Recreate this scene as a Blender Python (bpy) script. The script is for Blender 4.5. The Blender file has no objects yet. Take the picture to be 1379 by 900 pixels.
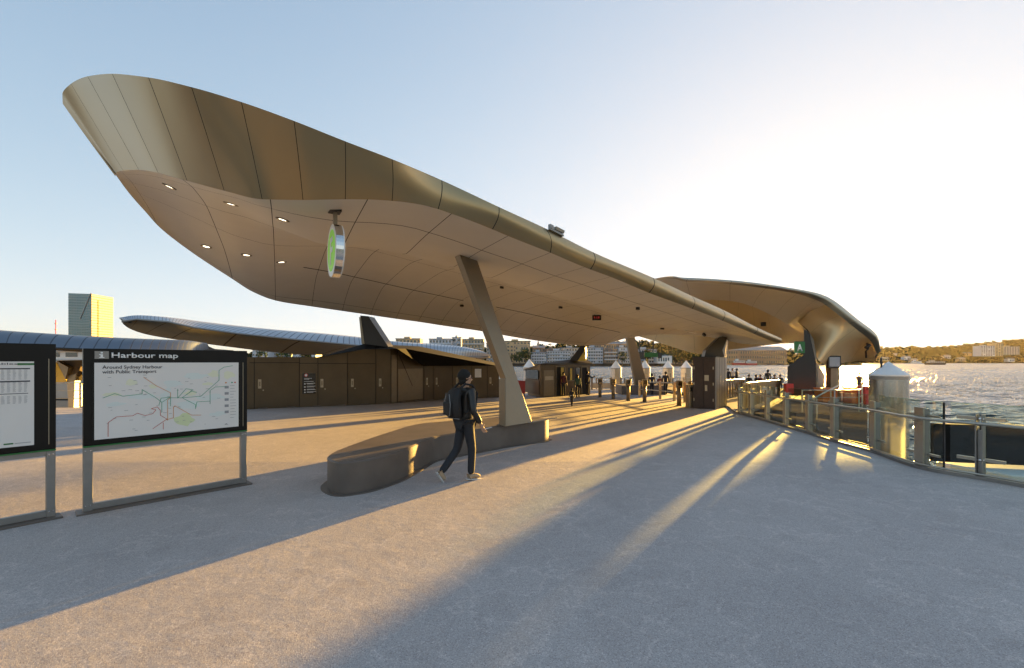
import bpy, bmesh, math, random
from mathutils import Vector, Matrix
random.seed(7)
R = math.radians
scene = bpy.context.scene
C = scene.collection

# ------------------------------------------------------------------ camera, sky, sun, exposure
F, U0, V0, H = 600.0, 689.5, 487.0, 1.8
cam_d = bpy.data.cameras.new('camera'); cam = bpy.data.objects.new('camera', cam_d); C.objects.link(cam)
cam.location = (0, 0, H); cam.rotation_euler = (R(90), 0, 0)
cam_d.sensor_width = 36; cam_d.lens = F/1379*36; cam_d.shift_y = 37/1379
cam_d.clip_start = 0.05; cam_d.clip_end = 9000
scene.camera = cam
SUN_AZ, SUN_EL = R(37.2), R(3.55)          # azimuth measured from +Y towards +X
w = bpy.data.worlds.new('World'); scene.world = w; w.use_nodes = True
nt = w.node_tree; bg = nt.nodes['Background']
sky = nt.nodes.new('ShaderNodeTexSky'); sky.sky_type = 'NISHITA'; sky.sun_disc = False
sky.sun_elevation = SUN_EL; sky.sun_rotation = SUN_AZ
sky.air_density = 0.6; sky.dust_density = 0.7; sky.ozone_density = 1.0; sky.altitude = 0
# the photograph is an exposure blend: roll the sky's highlights off softly instead of letting them clip
def vm(op, a_, b_):
    n = nt.nodes.new('ShaderNodeVectorMath'); n.operation = op
    for i_, q_ in enumerate((a_, b_)):
        if isinstance(q_, tuple): n.inputs[i_].default_value = q_
        else: nt.links.new(q_, n.inputs[i_])
    return n.outputs[0]
gam = nt.nodes.new('ShaderNodeGamma'); gam.inputs[1].default_value = 1.1; nt.links.new(sky.outputs[0], gam.inputs[0])
y_ = vm('MULTIPLY', gam.outputs[0], (1.46, 1.42, 1.53))
den = vm('ADD', vm('MULTIPLY', y_, (.87, .87, .87)), (1, 1, 1))
nt.links.new(vm('DIVIDE', y_, den), bg.inputs[0]); bg.inputs[1].default_value = 0.106
sd = bpy.data.lights.new('sun', 'SUN'); sun = bpy.data.objects.new('sun', sd); C.objects.link(sun)
sd.energy = 3.9; sd.angle = R(0.6); sd.color = (1.0, 0.56, 0.12)
dirv = Vector((math.sin(SUN_AZ)*math.cos(SUN_EL), math.cos(SUN_AZ)*math.cos(SUN_EL), math.sin(SUN_EL)))
sun.rotation_euler = dirv.to_track_quat('Z', 'Y').to_euler(); sun.location = dirv*60
scene.view_settings.view_transform = 'Standard'; scene.view_settings.look = 'None'
scene.view_settings.exposure = 3.3; scene.view_settings.gamma = 1.0
scene.view_settings.use_curve_mapping = False
scene.render.engine = 'CYCLES'
scene.cycles.use_denoising = True
scene.cycles.max_bounces = 8; scene.cycles.transparent_max_bounces = 24
scene.cycles.volume_bounces = 0
scene.cycles.sample_clamp_indirect = 4.0
scene.cycles.caustics_reflective = True; scene.cycles.caustics_refractive = False

# ------------------------------------------------------------------ helpers
def P(u, v, Y): return Vector(((u-U0)/F*Y, Y, H-(v-V0)/F*Y))
def zg(Y): return -0.025*max(0.0, Y-8)
def G(u, v):
    Y = 1.8*F/(v-V0)
    if Y > 8: Y = 1.6/((v-V0)/F-0.025)
    return Vector(((u-U0)/F*Y, Y, zg(Y)))
def GY(u, Y): return Vector(((u-U0)/F*Y, Y, zg(Y)))
V = Vector

def tag(o, label=None, cat=None, group=None, kind=None):
    if label: o['label'] = label
    if cat: o['category'] = cat
    if group: o['group'] = group
    if kind: o['kind'] = kind
    return o
def empty(name, loc, label, cat, group=None):
    o = bpy.data.objects.new(name, None); C.objects.link(o); o.location = loc
    o.empty_display_size = 0.3
    return tag(o, label, cat, group)
def origin(o):
    v = Vector((0, 0, 0))
    while o: v += o.location; o = o.parent
    return v

class MB:
    def __init__(s): s.v = []; s.f = []; s.uv = {}; s.smooth = []
    def add(s, vs, fs, smooth=False, uvs=None):
        n = len(s.v); s.v += [Vector(p) for p in vs]
        for i, f in enumerate(fs):
            s.f.append([n+j for j in f]); s.smooth.append(smooth)
            if uvs is not None: s.uv[len(s.f)-1] = [uvs[j] for j in f]
        return s
    def box(s, x0, y0, z0, x1, y1, z1):
        return s.add([(x0,y0,z0),(x1,y0,z0),(x1,y1,z0),(x0,y1,z0),(x0,y0,z1),(x1,y0,z1),(x1,y1,z1),(x0,y1,z1)],
                     [(3,2,1,0),(4,5,6,7),(0,1,5,4),(1,2,6,5),(2,3,7,6),(3,0,4,7)])
    def obox(s, o, ax, ay, az):           # corner o and three edge vectors
        o, ax, ay, az = V(o), V(ax), V(ay), V(az)
        return s.add([o, o+ax, o+ax+ay, o+ay, o+az, o+ax+az, o+ax+ay+az, o+ay+az],
                     [(3,2,1,0),(4,5,6,7),(0,1,5,4),(1,2,6,5),(2,3,7,6),(3,0,4,7)])
    def extr(s, pts, off):                # polygon swept along off (vector or list of end points)
        n = len(pts); pts = [V(p) for p in pts]
        q = [p+V(off) for p in pts] if not isinstance(off, list) else [V(p) for p in off]
        return s.add(pts+q, [list(range(n))[::-1], list(range(n, 2*n))] + [(i, (i+1) % n, n+(i+1) % n, n+i) for i in range(n)])
    def tube(s, pts, r, n=8, smooth=True, caps=True):
        pts = [V(p) for p in pts]; m = len(pts)
        rs = r if isinstance(r, (list, tuple)) else [r]*m
        vs = []
        for i, p in enumerate(pts):
            d = (pts[min(i+1, m-1)]-pts[max(i-1, 0)]).normalized()
            a = d.cross(V((0, 0, 1)))
            if a.length < 0.05: a = d.cross(V((0, 1, 0)))
            a.normalize(); b = d.cross(a).normalized()
            for k in range(n):
                t = 2*math.pi*k/n; vs.append(p+(a*math.cos(t)+b*math.sin(t))*rs[i])
        fs = [(i*n+k, i*n+(k+1) % n, (i+1)*n+(k+1) % n, (i+1)*n+k) for i in range(m-1) for k in range(n)]
        if caps: fs += [list(range(n))[::-1], [(m-1)*n+k for k in range(n)]]
        return s.add(vs, fs, smooth)
    def grid(s, rows, uvs=None, smooth=True, flip=False):
        m, n = len(rows), len(rows[0])
        fs = []
        for i in range(m-1):
            for j in range(n-1):
                f = (i*n+j, i*n+j+1, (i+1)*n+j+1, (i+1)*n+j)
                fs.append(f[::-1] if flip else f)
        return s.add([p for r in rows for p in r], fs, smooth, [q for r in uvs for q in r] if uvs else None)
    def build(s, name, mat, parent=None, bevel=0, weld=False):
        o0 = origin(parent) if parent else Vector((0, 0, 0))
        me = bpy.data.meshes.new(name)
        me.from_pydata([tuple(p-o0) for p in s.v], [], s.f)
        if s.uv:
            ul = me.uv_layers.new(name='UVMap')
            for pi, poly in enumerate(me.polygons):
                q = s.uv.get(pi)
                if q:
                    for k, li in enumerate(poly.loop_indices): ul.data[li].uv = q[k]
        for pi, poly in enumerate(me.polygons): poly.use_smooth = s.smooth[pi]
        if mat: me.materials.append(mat)
        if not s.uv:
            bm = bmesh.new(); bm.from_mesh(me)
            if weld: bmesh.ops.remove_doubles(bm, verts=bm.verts, dist=1e-4)
            bmesh.ops.recalc_face_normals(bm, faces=bm.faces)
            bm.to_mesh(me); bm.free()
        me.update()
        o = bpy.data.objects.new(name, me); C.objects.link(o)
        if parent: o.parent = parent
        if bevel:
            b = o.modifiers.new('bevel', 'BEVEL'); b.width = bevel; b.segments = 2; b.limit_method = 'ANGLE'
        return o
def copy_tree(o, parent=None, loc=None, rz=None):
    c = o.copy(); C.objects.link(c)
    if parent: c.parent = parent
    if loc is not None: c.location = loc
    if rz is not None: c.rotation_euler.z = rz
    for ch in list(o.children): copy_tree(ch, c)
    return c

def pchip(xs, ys, x):
    n = len(xs)
    if x <= xs[0]: return ys[0]
    if x >= xs[-1]: return ys[-1]
    h = [xs[i+1]-xs[i] for i in range(n-1)]; d = [(ys[i+1]-ys[i])/h[i] for i in range(n-1)]
    m = [0.0]*n; m[0] = d[0]; m[-1] = d[-1]
    for i in range(1, n-1):
        if d[i-1]*d[i] > 0:
            w1 = 2*h[i]+h[i-1]; w2 = h[i]+2*h[i-1]; m[i] = (w1+w2)/(w1/d[i-1]+w2/d[i])
    i = 0
    while x > xs[i+1]: i += 1
    t = (x-xs[i])/h[i]; t2, t3 = t*t, t*t*t
    return (2*t3-3*t2+1)*ys[i]+(t3-2*t2+t)*h[i]*m[i]+(-2*t3+3*t2)*ys[i+1]+(t3-t2)*h[i]*m[i+1]
def catmull(pts, t):                      # pts list of Vectors, t in 0..len-1
    n = len(pts); i = min(int(t), n-2); f = t-i
    p1, p2 = pts[i], pts[i+1]
    p0 = pts[i-1] if i > 0 else p1*2-p2
    p3 = pts[i+2] if i+2 < n else p2*2-p1
    return 0.5*((2*p1)+(p2-p0)*f+(2*p0-5*p1+4*p2-p3)*f*f+(3*p1-p0-3*p2+p3)*f**3)
def loft(rows, nu, nv):                   # rows of equal count control points -> smooth grid
    n = len(rows[0]); m = len(rows)
    a = [[catmull(r, (n-1)*j/nu) for j in range(nu+1)] for r in rows]
    out = []
    for i in range(nv+1):
        out.append([catmull([a[k][j] for k in range(m)], (m-1)*i/nv) for j in range(nu+1)])
    uv = [[((n-1)*j/nu, (m-1)*i/nv) for j in range(nu+1)] for i in range(nv+1)]
    return out, uv

# ------------------------------------------------------------------ materials
def mat(name, col, rough=0.6, metal=0.0, bump=0.0, scale=20.0, var=0.12, spec=0.5, vscale=None, emit=None, detail=4):
    m = bpy.data.materials.new(name); m.use_nodes = True; t = m.node_tree; b = t.nodes['Principled BSDF']
    b.inputs['Roughness'].default_value = rough; b.inputs['Metallic'].default_value = metal
    b.inputs['Specular IOR Level'].default_value = spec
    tc = t.nodes.new('ShaderNodeTexCoord'); n = t.nodes.new('ShaderNodeTexNoise')
    n.inputs['Scale'].default_value = vscale or scale*0.15; n.inputs['Detail'].default_value = detail
    t.links.new(tc.outputs['Object'], n.inputs['Vector'])
    mx = t.nodes.new('ShaderNodeMix'); mx.data_type = 'RGBA'
    mx.inputs[6].default_value = (*[c*(1-var) for c in col], 1); mx.inputs[7].default_value = (*[min(1, c*(1+var)) for c in col], 1)
    t.links.new(n.outputs['Fac'], mx.inputs[0]); t.links.new(mx.outputs[2], b.inputs['Base Color'])
    if bump:
        n2 = t.nodes.new('ShaderNodeTexNoise'); n2.inputs['Scale'].default_value = scale; n2.inputs['Detail'].default_value = 3
        t.links.new(tc.outputs['Object'], n2.inputs['Vector'])
        bp = t.nodes.new('ShaderNodeBump'); bp.inputs['Strength'].default_value = bump; bp.inputs['Distance'].default_value = 0.01
        t.links.new(n2.outputs['Fac'], bp.inputs['Height']); t.links.new(bp.outputs[0], b.inputs['Normal'])
    if emit:
        b.inputs['Emission Color'].default_value = (*emit[0], 1); b.inputs['Emission Strength'].default_value = emit[1]
    m['mix'] = mx.name
    return m

def line_mask(t, sock, every, width, offset=0.0):   # 1 on lines of the given width at each multiple of every
    a = t.nodes.new('ShaderNodeMath'); a.operation = 'ADD'; a.inputs[1].default_value = offset+every*0.5+every*1000
    t.links.new(sock, a.inputs[0])
    m = t.nodes.new('ShaderNodeMath'); m.operation = 'MODULO'; m.inputs[1].default_value = every; t.links.new(a.outputs[0], m.inputs[0])
    s = t.nodes.new('ShaderNodeMath'); s.operation = 'SUBTRACT'; s.inputs[1].default_value = every*0.5; t.links.new(m.outputs[0], s.inputs[0])
    ab = t.nodes.new('ShaderNodeMath'); ab.operation = 'ABSOLUTE'; t.links.new(s.outputs[0], ab.inputs[0])
    l = t.nodes.new('ShaderNodeMath'); l.operation = 'LESS_THAN'; l.inputs[1].default_value = width*0.5; t.links.new(ab.outputs[0], l.inputs[0])
    return l.outputs[0]
def at_mask(t, sock, at, width):
    s = t.nodes.new('ShaderNodeMath'); s.operation = 'SUBTRACT'; s.inputs[1].default_value = at; t.links.new(sock, s.inputs[0])
    ab = t.nodes.new('ShaderNodeMath'); ab.operation = 'ABSOLUTE'; t.links.new(s.outputs[0], ab.inputs[0])
    l = t.nodes.new('ShaderNodeMath'); l.operation = 'LESS_THAN'; l.inputs[1].default_value = width*0.5; t.links.new(ab.outputs[0], l.inputs[0])
    return l.outputs[0]
def vmax(t, a, b):
    m = t.nodes.new('ShaderNodeMath'); m.operation = 'MAXIMUM'; t.links.new(a, m.inputs[0]); t.links.new(b, m.inputs[1]); return m.outputs[0]
def jointed(name, col, rough, metal, every, width, ats=(), atw=0.004, dark=(0.02, 0.018, 0.015), var=0.06, tone=0.0, offset=0.0):
    """panelled sheet: open joints from the UV grid (u = panel count, v = 0..1 across)"""
    m = mat(name, col, rough, metal, bump=0.03, scale=60, var=var, vscale=1.2)
    t = m.node_tree; b = t.nodes['Principled BSDF']; mx = t.nodes[m['mix']]
    uvn = t.nodes.new('ShaderNodeUVMap'); sp = t.nodes.new('ShaderNodeSeparateXYZ'); t.links.new(uvn.outputs[0], sp.inputs[0])
    k = line_mask(t, sp.outputs[0], every, width, offset)
    for a in ats: k = vmax(t, k, at_mask(t, sp.outputs[1], a, atw))
    if tone:                                   # each panel a slightly different batch
        fl = t.nodes.new('ShaderNodeMath'); fl.operation = 'FLOOR'; t.links.new(sp.outputs[0], fl.inputs[0])
        wn = t.nodes.new('ShaderNodeTexWhiteNoise'); wn.noise_dimensions = '1D'; t.links.new(fl.outputs[0], wn.inputs['W'])
        mr = t.nodes.new('ShaderNodeMapRange'); mr.inputs[3].default_value = 1-tone; mr.inputs[4].default_value = 1+tone
        t.links.new(wn.outputs[0], mr.inputs[0])
        ml = t.nodes.new('ShaderNodeVectorMath'); ml.operation = 'SCALE'; t.links.new(mx.outputs[2], ml.inputs[0]); t.links.new(mr.outputs[0], ml.inputs['Scale'])
        src = ml.outputs[0]
    else: src = mx.outputs[2]
    m2 = t.nodes.new('ShaderNodeMix'); m2.data_type = 'RGBA'; t.links.new(k, m2.inputs[0]); t.links.new(src, m2.inputs[6])
    m2.inputs[7].default_value = (*dark, 1); t.links.new(m2.outputs[2], b.inputs['Base Color'])
    r2 = t.nodes.new('ShaderNodeMapRange'); r2.inputs[3].default_value = rough; r2.inputs[4].default_value = 0.95
    t.links.new(k, r2.inputs[0]); t.links.new(r2.outputs[0], b.inputs['Roughness'])
    if metal:
        r3 = t.nodes.new('ShaderNodeMapRange'); r3.inputs[3].default_value = metal; r3.inputs[4].default_value = 0
        t.links.new(k, r3.inputs[0]); t.links.new(r3.outputs[0], b.inputs['Metallic'])
    return m

def concrete_ground():
    m = mat('aggregate_concrete', (0.38, 0.345, 0.32), 0.8, bump=0, var=0.0)
    t = m.node_tree; b = t.nodes['Principled BSDF']
    tc = t.nodes.new('ShaderNodeTexCoord')
    def noise(sc, det=3, rough=0.6):
        n = t.nodes.new('ShaderNodeTexNoise'); n.inputs['Scale'].default_value = sc; n.inputs['Detail'].default_value = det
        n.inputs['Roughness'].default_value = rough; t.links.new(tc.outputs['Object'], n.inputs['Vector']); return n.outputs['Fac']
    def ramp(src, stops):
        r = t.nodes.new('ShaderNodeValToRGB'); t.links.new(src, r.inputs[0])
        e = r.color_ramp.elements; e[0].position, e[0].color = stops[0][0], (*stops[0][1], 1); e[1].position, e[1].color = stops[1][0], (*stops[1][1], 1)
        for p, c in stops[2:]:
            q = e.new(p); q.color = (*c, 1)
        return r.outputs[0]
    base = ramp(noise(0.5, 6, 0.65), [(0.3, (0.39, 0.365, 0.36)), (0.7, (0.48, 0.45, 0.44))])
    vo = t.nodes.new('ShaderNodeTexVoronoi'); vo.inputs['Scale'].default_value = 165; t.links.new(tc.outputs['Object'], vo.inputs['Vector'])
    sc = t.nodes.new('ShaderNodeSeparateColor'); t.links.new(vo.outputs['Color'], sc.inputs[0])
    stone = ramp(sc.outputs[0], [(0.0, (0.58, 0.56, 0.55)), (0.88, (1.0, 1.0, 1.0)), (0.95, (1.4, 1.38, 1.33)), (0.3, (0.92, 0.9, 0.88)), (0.6, (1.0, 0.97, 0.93))])
    mu = t.nodes.new('ShaderNodeMix'); mu.data_type = 'RGBA'; mu.blend_type = 'MULTIPLY'; mu.inputs[0].default_value = 0.85
    t.links.new(base, mu.inputs[6]); t.links.new(stone, mu.inputs[7])
    # scuffs: thin bright curved wear marks
    wv = noise(1.3, 7, 0.55); sc2 = ramp(wv, [(0.488, (1, 1, 1)), (0.5, (1.45, 1.42, 1.38)), (0.512, (1, 1, 1))])
    mu2 = t.nodes.new('ShaderNodeMix'); mu2.data_type = 'RGBA'; mu2.blend_type = 'MULTIPLY'; mu2.inputs[0].default_value = 0.45
    t.links.new(mu.outputs[2], mu2.inputs[6]); t.links.new(sc2, mu2.inputs[7])
    st = ramp(noise(2.6, 5, 0.7), [(0.36, (0.88, 0.87, 0.87)), (0.5, (1, 1, 1))])
    mu3 = t.nodes.new('ShaderNodeMix'); mu3.data_type = 'RGBA'; mu3.blend_type = 'MULTIPLY'; mu3.inputs[0].default_value = 0.6
    t.links.new(mu2.outputs[2], mu3.inputs[6]); t.links.new(st, mu3.inputs[7])
    t.links.new(mu3.outputs[2], b.inputs['Base Color'])
    bp = t.nodes.new('ShaderNodeBump'); bp.inputs['Strength'].default_value = 0.25; bp.inputs['Distance'].default_value = 0.003
    t.links.new(vo.outputs['Distance'], bp.inputs['Height'])
    bp2 = t.nodes.new('ShaderNodeBump'); bp2.inputs['Strength'].default_value = 0.25; bp2.inputs['Distance'].default_value = 0.02
    t.links.new(noise(6, 6, 0.6), bp2.inputs['Height']); t.links.new(bp.outputs[0], bp2.inputs['Normal']); t.links.new(bp2.outputs[0], b.inputs['Normal'])
    b.inputs['Specular IOR Level'].default_value = 0.35
    return m

def water_mat():
    m = bpy.data.materials.new('harbour_water'); m.use_nodes = True; t = m.node_tree; b = t.nodes['Principled BSDF']
    b.inputs['Base Color'].default_value = (0.012, 0.03, 0.045, 1); b.inputs['Roughness'].default_value = 0.05; b.inputs['IOR'].default_value = 1.33
    tc = t.nodes.new('ShaderNodeTexCoord')
    prev = None
    for sc, st, dist, stretch in ((0.035, 1.0, 1.5, 2.6), (0.11, 1.0, 1.3, 2.3), (0.4, 1.0, 0.28, 2.0), (2.2, 0.5, 0.03, 2.0)):
        mp = t.nodes.new('ShaderNodeMapping'); mp.inputs['Rotation'].default_value = (0, 0, R(25)); mp.inputs['Scale'].default_value = (1, stretch, 1)
        t.links.new(tc.outputs['Object'], mp.inputs[0])
        n = t.nodes.new('ShaderNodeTexNoise'); n.inputs['Scale'].default_value = sc; n.inputs['Detail'].default_value = 3; n.inputs['Distortion'].default_value = 0.6
        t.links.new(mp.outputs[0], n.inputs['Vector'])
        bp = t.nodes.new('ShaderNodeBump'); bp.inputs['Strength'].default_value = st; bp.inputs['Distance'].default_value = dist
        t.links.new(n.outputs['Fac'], bp.inputs['Height'])
        if prev: t.links.new(prev, bp.inputs['Normal'])
        prev = bp.outputs[0]
    # wind-ruffled water: dark body plus a sheen that never quite reaches full mirror at grazing angles
    for n in [x for x in t.nodes if x.type in ('BSDF_PRINCIPLED',)]: t.nodes.remove(n)
    out = [x for x in t.nodes if x.type == 'OUTPUT_MATERIAL'][0]
    df = t.nodes.new('ShaderNodeBsdfDiffuse'); df.inputs[0].default_value = (0.012, 0.026, 0.036, 1)
    gl = t.nodes.new('ShaderNodeBsdfGlossy'); gl.inputs['Roughness'].default_value = 0.06
    ln = t.nodes.new('ShaderNodeVectorMath'); ln.operation = 'LENGTH'; t.links.new(tc.outputs['Object'], ln.inputs[0])
    mr = t.nodes.new('ShaderNodeMapRange'); mr.inputs[1].default_value = 50; mr.inputs[2].default_value = 420; mr.inputs[3].default_value = 0.06; mr.inputs[4].default_value = 0.36
    t.links.new(ln.outputs['Value'], mr.inputs[0]); t.links.new(mr.outputs[0], gl.inputs['Roughness'])
    lw = t.nodes.new('ShaderNodeLayerWeight'); lw.inputs[0].default_value = 0.5
    pw_ = t.nodes.new('ShaderNodeMath'); pw_.operation = 'POWER'; pw_.inputs[1].default_value = 4.5; t.links.new(lw.outputs['Facing'], pw_.inputs[0])
    ma = t.nodes.new('ShaderNodeMath'); ma.operation = 'MULTIPLY_ADD'; ma.inputs[1].default_value = 0.78; ma.inputs[2].default_value = 0.02; t.links.new(pw_.outputs[0], ma.inputs[0])
    mx = t.nodes.new('ShaderNodeMixShader'); t.links.new(ma.outputs[0], mx.inputs[0]); t.links.new(df.outputs[0], mx.inputs[1]); t.links.new(gl.outputs[0], mx.inputs[2])
    t.links.new(prev, gl.inputs['Normal']); t.links.new(prev, lw.inputs['Normal']); t.links.new(mx.outputs[0], out.inputs[0])
    return m

def glass_mat(name, tint, refl=1.0):
    m = bpy.data.materials.new(name); m.use_nodes = True; t = m.node_tree
    for n in list(t.nodes): t.nodes.remove(n)
    out = t.nodes.new('ShaderNodeOutputMaterial'); mix = t.nodes.new('ShaderNodeMixShader')
    tr = t.nodes.new('ShaderNodeBsdfTransparent'); tr.inputs[0].default_value = (*tint, 1)
    gl = t.nodes.new('ShaderNodeBsdfGlossy'); gl.inputs['Roughness'].default_value = 0.02; gl.inputs[0].default_value = (1, 1, 1, 1)
    fr = t.nodes.new('ShaderNodeLayerWeight'); fr.inputs[0].default_value = 0.5
    pw_ = t.nodes.new('ShaderNodeMath'); pw_.operation = 'POWER'; pw_.inputs[1].default_value = 5; t.links.new(fr.outputs['Facing'], pw_.inputs[0])
    ml = t.nodes.new('ShaderNodeMath'); ml.operation = 'MULTIPLY_ADD'; ml.inputs[1].default_value = 0.9; ml.inputs[2].default_value = 0.045*refl; t.links.new(pw_.outputs[0], ml.inputs[0])
    t.links.new(ml.outputs[0], mix.inputs[0]); t.links.new(tr.outputs[0], mix.inputs[1]); t.links.new(gl.outputs[0], mix.inputs[2])
    t.links.new(mix.outputs[0], out.inputs[0]); return m

M = {}
M['ground'] = concrete_ground()
M['water'] = water_mat()
M['concrete'] = mat('cast_concrete', (0.125, 0.10, 0.082), 0.5, bump=0.18, scale=24, var=0.5, vscale=2.2, detail=8)
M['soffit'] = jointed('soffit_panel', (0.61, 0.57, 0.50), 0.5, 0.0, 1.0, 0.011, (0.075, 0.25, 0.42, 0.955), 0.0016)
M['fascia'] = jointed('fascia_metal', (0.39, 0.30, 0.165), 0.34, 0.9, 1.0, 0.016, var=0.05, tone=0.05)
M['soffit_far'] = jointed('far_soffit_panel', (0.60, 0.56, 0.49), 0.5, 0.0, 1.0, 0.005)
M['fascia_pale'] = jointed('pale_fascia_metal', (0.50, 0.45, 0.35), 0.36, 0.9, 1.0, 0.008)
M['rooftop'] = jointed('standing_seam_metal', (0.50, 0.51, 0.53), 0.38, 0.85, 1.0, 0.16, dark=(0.2, 0.2, 0.22), tone=0.05)
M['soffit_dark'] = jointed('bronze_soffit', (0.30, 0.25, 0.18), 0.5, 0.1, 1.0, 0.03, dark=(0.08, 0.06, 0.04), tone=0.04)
M['sunlit_soffit'] = jointed('golden_lit_soffit', (0.62, 0.49, 0.28), 0.36, 0.35, 1.0, 0.006, dark=(0.2, 0.16, 0.1))  # golden light under the far canopy is put into this soffit colour
M['column'] = mat('champagne_paint', (0.25, 0.20, 0.135), 0.42, 0.5, bump=0.04, scale=80, var=0.05)
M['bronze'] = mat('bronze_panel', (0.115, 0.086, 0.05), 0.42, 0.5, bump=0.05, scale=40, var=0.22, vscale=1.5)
M['bronze_lit'] = mat('sunlit_bronze_panel', (0.22, 0.18, 0.12), 0.4, 0.5, bump=0.05, scale=40, var=0.15)  # lit copy of the bronze: sunlight put in as a lighter colour
M['black_metal'] = mat('black_metal', (0.028, 0.025, 0.022), 0.4, 0.3, bump=0.04, scale=50)
M['matt_black'] = mat('matt_black_cladding', (0.009, 0.008, 0.007), 0.8, spec=0.08)
M['brown_door'] = mat('dark_brown_panel', (0.05, 0.03, 0.02), 0.45, 0.1, bump=0.05, scale=40, var=0.25)
M['gap'] = mat('dark_gap', (0.01, 0.01, 0.01), 0.9)
M['steel'] = mat('brushed_steel', (0.44, 0.41, 0.345), 0.3, 0.9, bump=0.04, scale=120, var=0.06)
M['steel_dull'] = mat('galvanised_steel', (0.27, 0.26, 0.245), 0.45, 0.75, bump=0.06, scale=60, var=0.14)
M['chrome'] = mat('polished_steel', (0.75, 0.74, 0.72), 0.12, 1.0, var=0.03)
M['white'] = mat('white_paint', (0.72, 0.71, 0.69), 0.45, bump=0.03, var=0.06)
M['offwhite'] = mat('offwhite_render', (0.52, 0.49, 0.44), 0.7, bump=0.03, var=0.1)
M['black'] = mat('black_enamel', (0.012, 0.012, 0.013), 0.22, var=0.1)
M['sign_black'] = mat('sign_black_casing', (0.010, 0.009, 0.008), 0.35, var=0.2, spec=0.2)
M['green'] = mat('green_trim', (0.02, 0.15, 0.035), 0.4)
M['lime'] = mat('lime_green_face', (0.22, 0.56, 0.03), 0.35, emit=((0.22, 0.56, 0.03), 0.03))
M['signwhite'] = mat('sign_white', (0.82, 0.82, 0.80), 0.35)
M['lcd'] = mat('grey_screen', (0.30, 0.33, 0.36), 0.3)
M['paper'] = mat('poster_paper', (0.74, 0.715, 0.68), 0.45, var=0.03)
M['ink'] = mat('dark_ink', (0.05, 0.05, 0.06), 0.6)
M['ink_grey'] = mat('grey_ink', (0.30, 0.30, 0.31), 0.6)
M['ink_red'] = mat('red_route', (0.50, 0.10, 0.07), 0.6)
M['ink_green'] = mat('green_route', (0.08, 0.33, 0.20), 0.6)
M['ink_orange'] = mat('orange_route', (0.62, 0.25, 0.06), 0.6)
M['park'] = mat('park_green', (0.64, 0.70, 0.42), 0.6, var=0.05)
M['park_pale'] = mat('suburb_yellow', (0.74, 0.74, 0.56), 0.6, var=0.05)
M['bay'] = mat('bay_blue', (0.68, 0.73, 0.70), 0.6, var=0.05)
M['lamp'] = mat('downlight_lens', (0.9, 0.85, 0.7), 0.3, emit=((1, 0.86, 0.62), 0.6))
M['glass'] = glass_mat('clear_glass', (0.86, 0.93, 0.90))
M['glass_green'] = glass_mat('green_glass', (0.60, 0.72, 0.60), 1.3)
M['window'] = mat('window_glass', (0.05, 0.06, 0.07), 0.08, 0.0, spec=0.9, var=0.3)
M['foliage'] = mat('distant_foliage', (0.022, 0.03, 0.010), 0.9, var=0.5, vscale=0.12, spec=0.1)
M['hill'] = mat('hillside', (0.035, 0.032, 0.013), 0.95, var=0.4, vscale=0.02, spec=0.1)
M['rubber'] = mat('black_rubber', (0.006, 0.006, 0.006), 0.8, spec=0.15, bump=0.1, scale=20, var=0.3)
M['timber'] = mat('dark_timber', (0.07, 0.05, 0.035), 0.8, bump=0.2, var=0.3)
M['orange'] = mat('orange_plastic', (0.60, 0.16, 0.03), 0.5)
M['red'] = mat('red_paint', (0.50, 0.04, 0.03), 0.45)
M['yellow'] = mat('yellow_and_sunlit_panel', (0.55, 0.40, 0.06), 0.45)  # also stands for gold sunlight on a kiosk door leaf and fin flank
M['brass'] = mat('brass_plate', (0.42, 0.36, 0.26), 0.35, 0.6)

# ------------------------------------------------------------------ setting: water, wharf, shores
WZ = -2.5
from mathutils import noise as mn
mb = MB()
wr_rows = []; Yw = 6.0; ys_w = [Yw]
while Yw < 4600:
    Yw += max(0.09, Yw*Yw/(4.3*F)*(1.1 if Yw < 60 else 0.75)) if Yw < 320 else Yw*0.14; ys_w.append(Yw)
ks_w = [-1.7+0.05*i for i in range(30)]+[-0.2+0.02*i for i in range(25)]+[0.3+0.0032*i for i in range(300)]+[1.26+0.03*i for i in range(12)]
for Yw in ys_w:
    cell = max(0.09, Yw*Yw/(4.3*F)); r = []
    for k_ in ks_w:
        x = k_*Yw; z = 0.0
        if Yw < 330:
            xr, yr = x*.92+Yw*.39, -x*.39+Yw*.92
            for wl, am, sd in ((26, .20, 3), (11, .28, 9), (5, .27, 17), (2.3, .19, 31), (1.0, .085, 43), (0.45, .03, 57)):
                wgt = min(1, max(0, (wl/cell-1.2)/2.5)) if wl < 20 else 1
                if wgt > 0:
                    q = mn.noise(V((xr/wl*.55+sd, yr/wl*1.25, sd))); z += am*wgt*(1-2*abs(q)*1.2)/(1+(Yw/300)**2)
            # unresolved chop becomes random facet tilt in the distance
            if cell > .4: z += (random.random()-.5)*min(.35, cell*.08)
        r.append(V((x, Yw, WZ+z-.06)))
    wr_rows.append(r)
mb.grid(wr_rows)
mb.add([(-4500, -60, WZ-.7), (4500, -60, WZ-.7), (4500, 5000, WZ-.7), (-4500, 5000, WZ-.7)], [(0, 1, 2, 3)])
tag(mb.build('water', M['water']), kind='structure')

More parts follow.
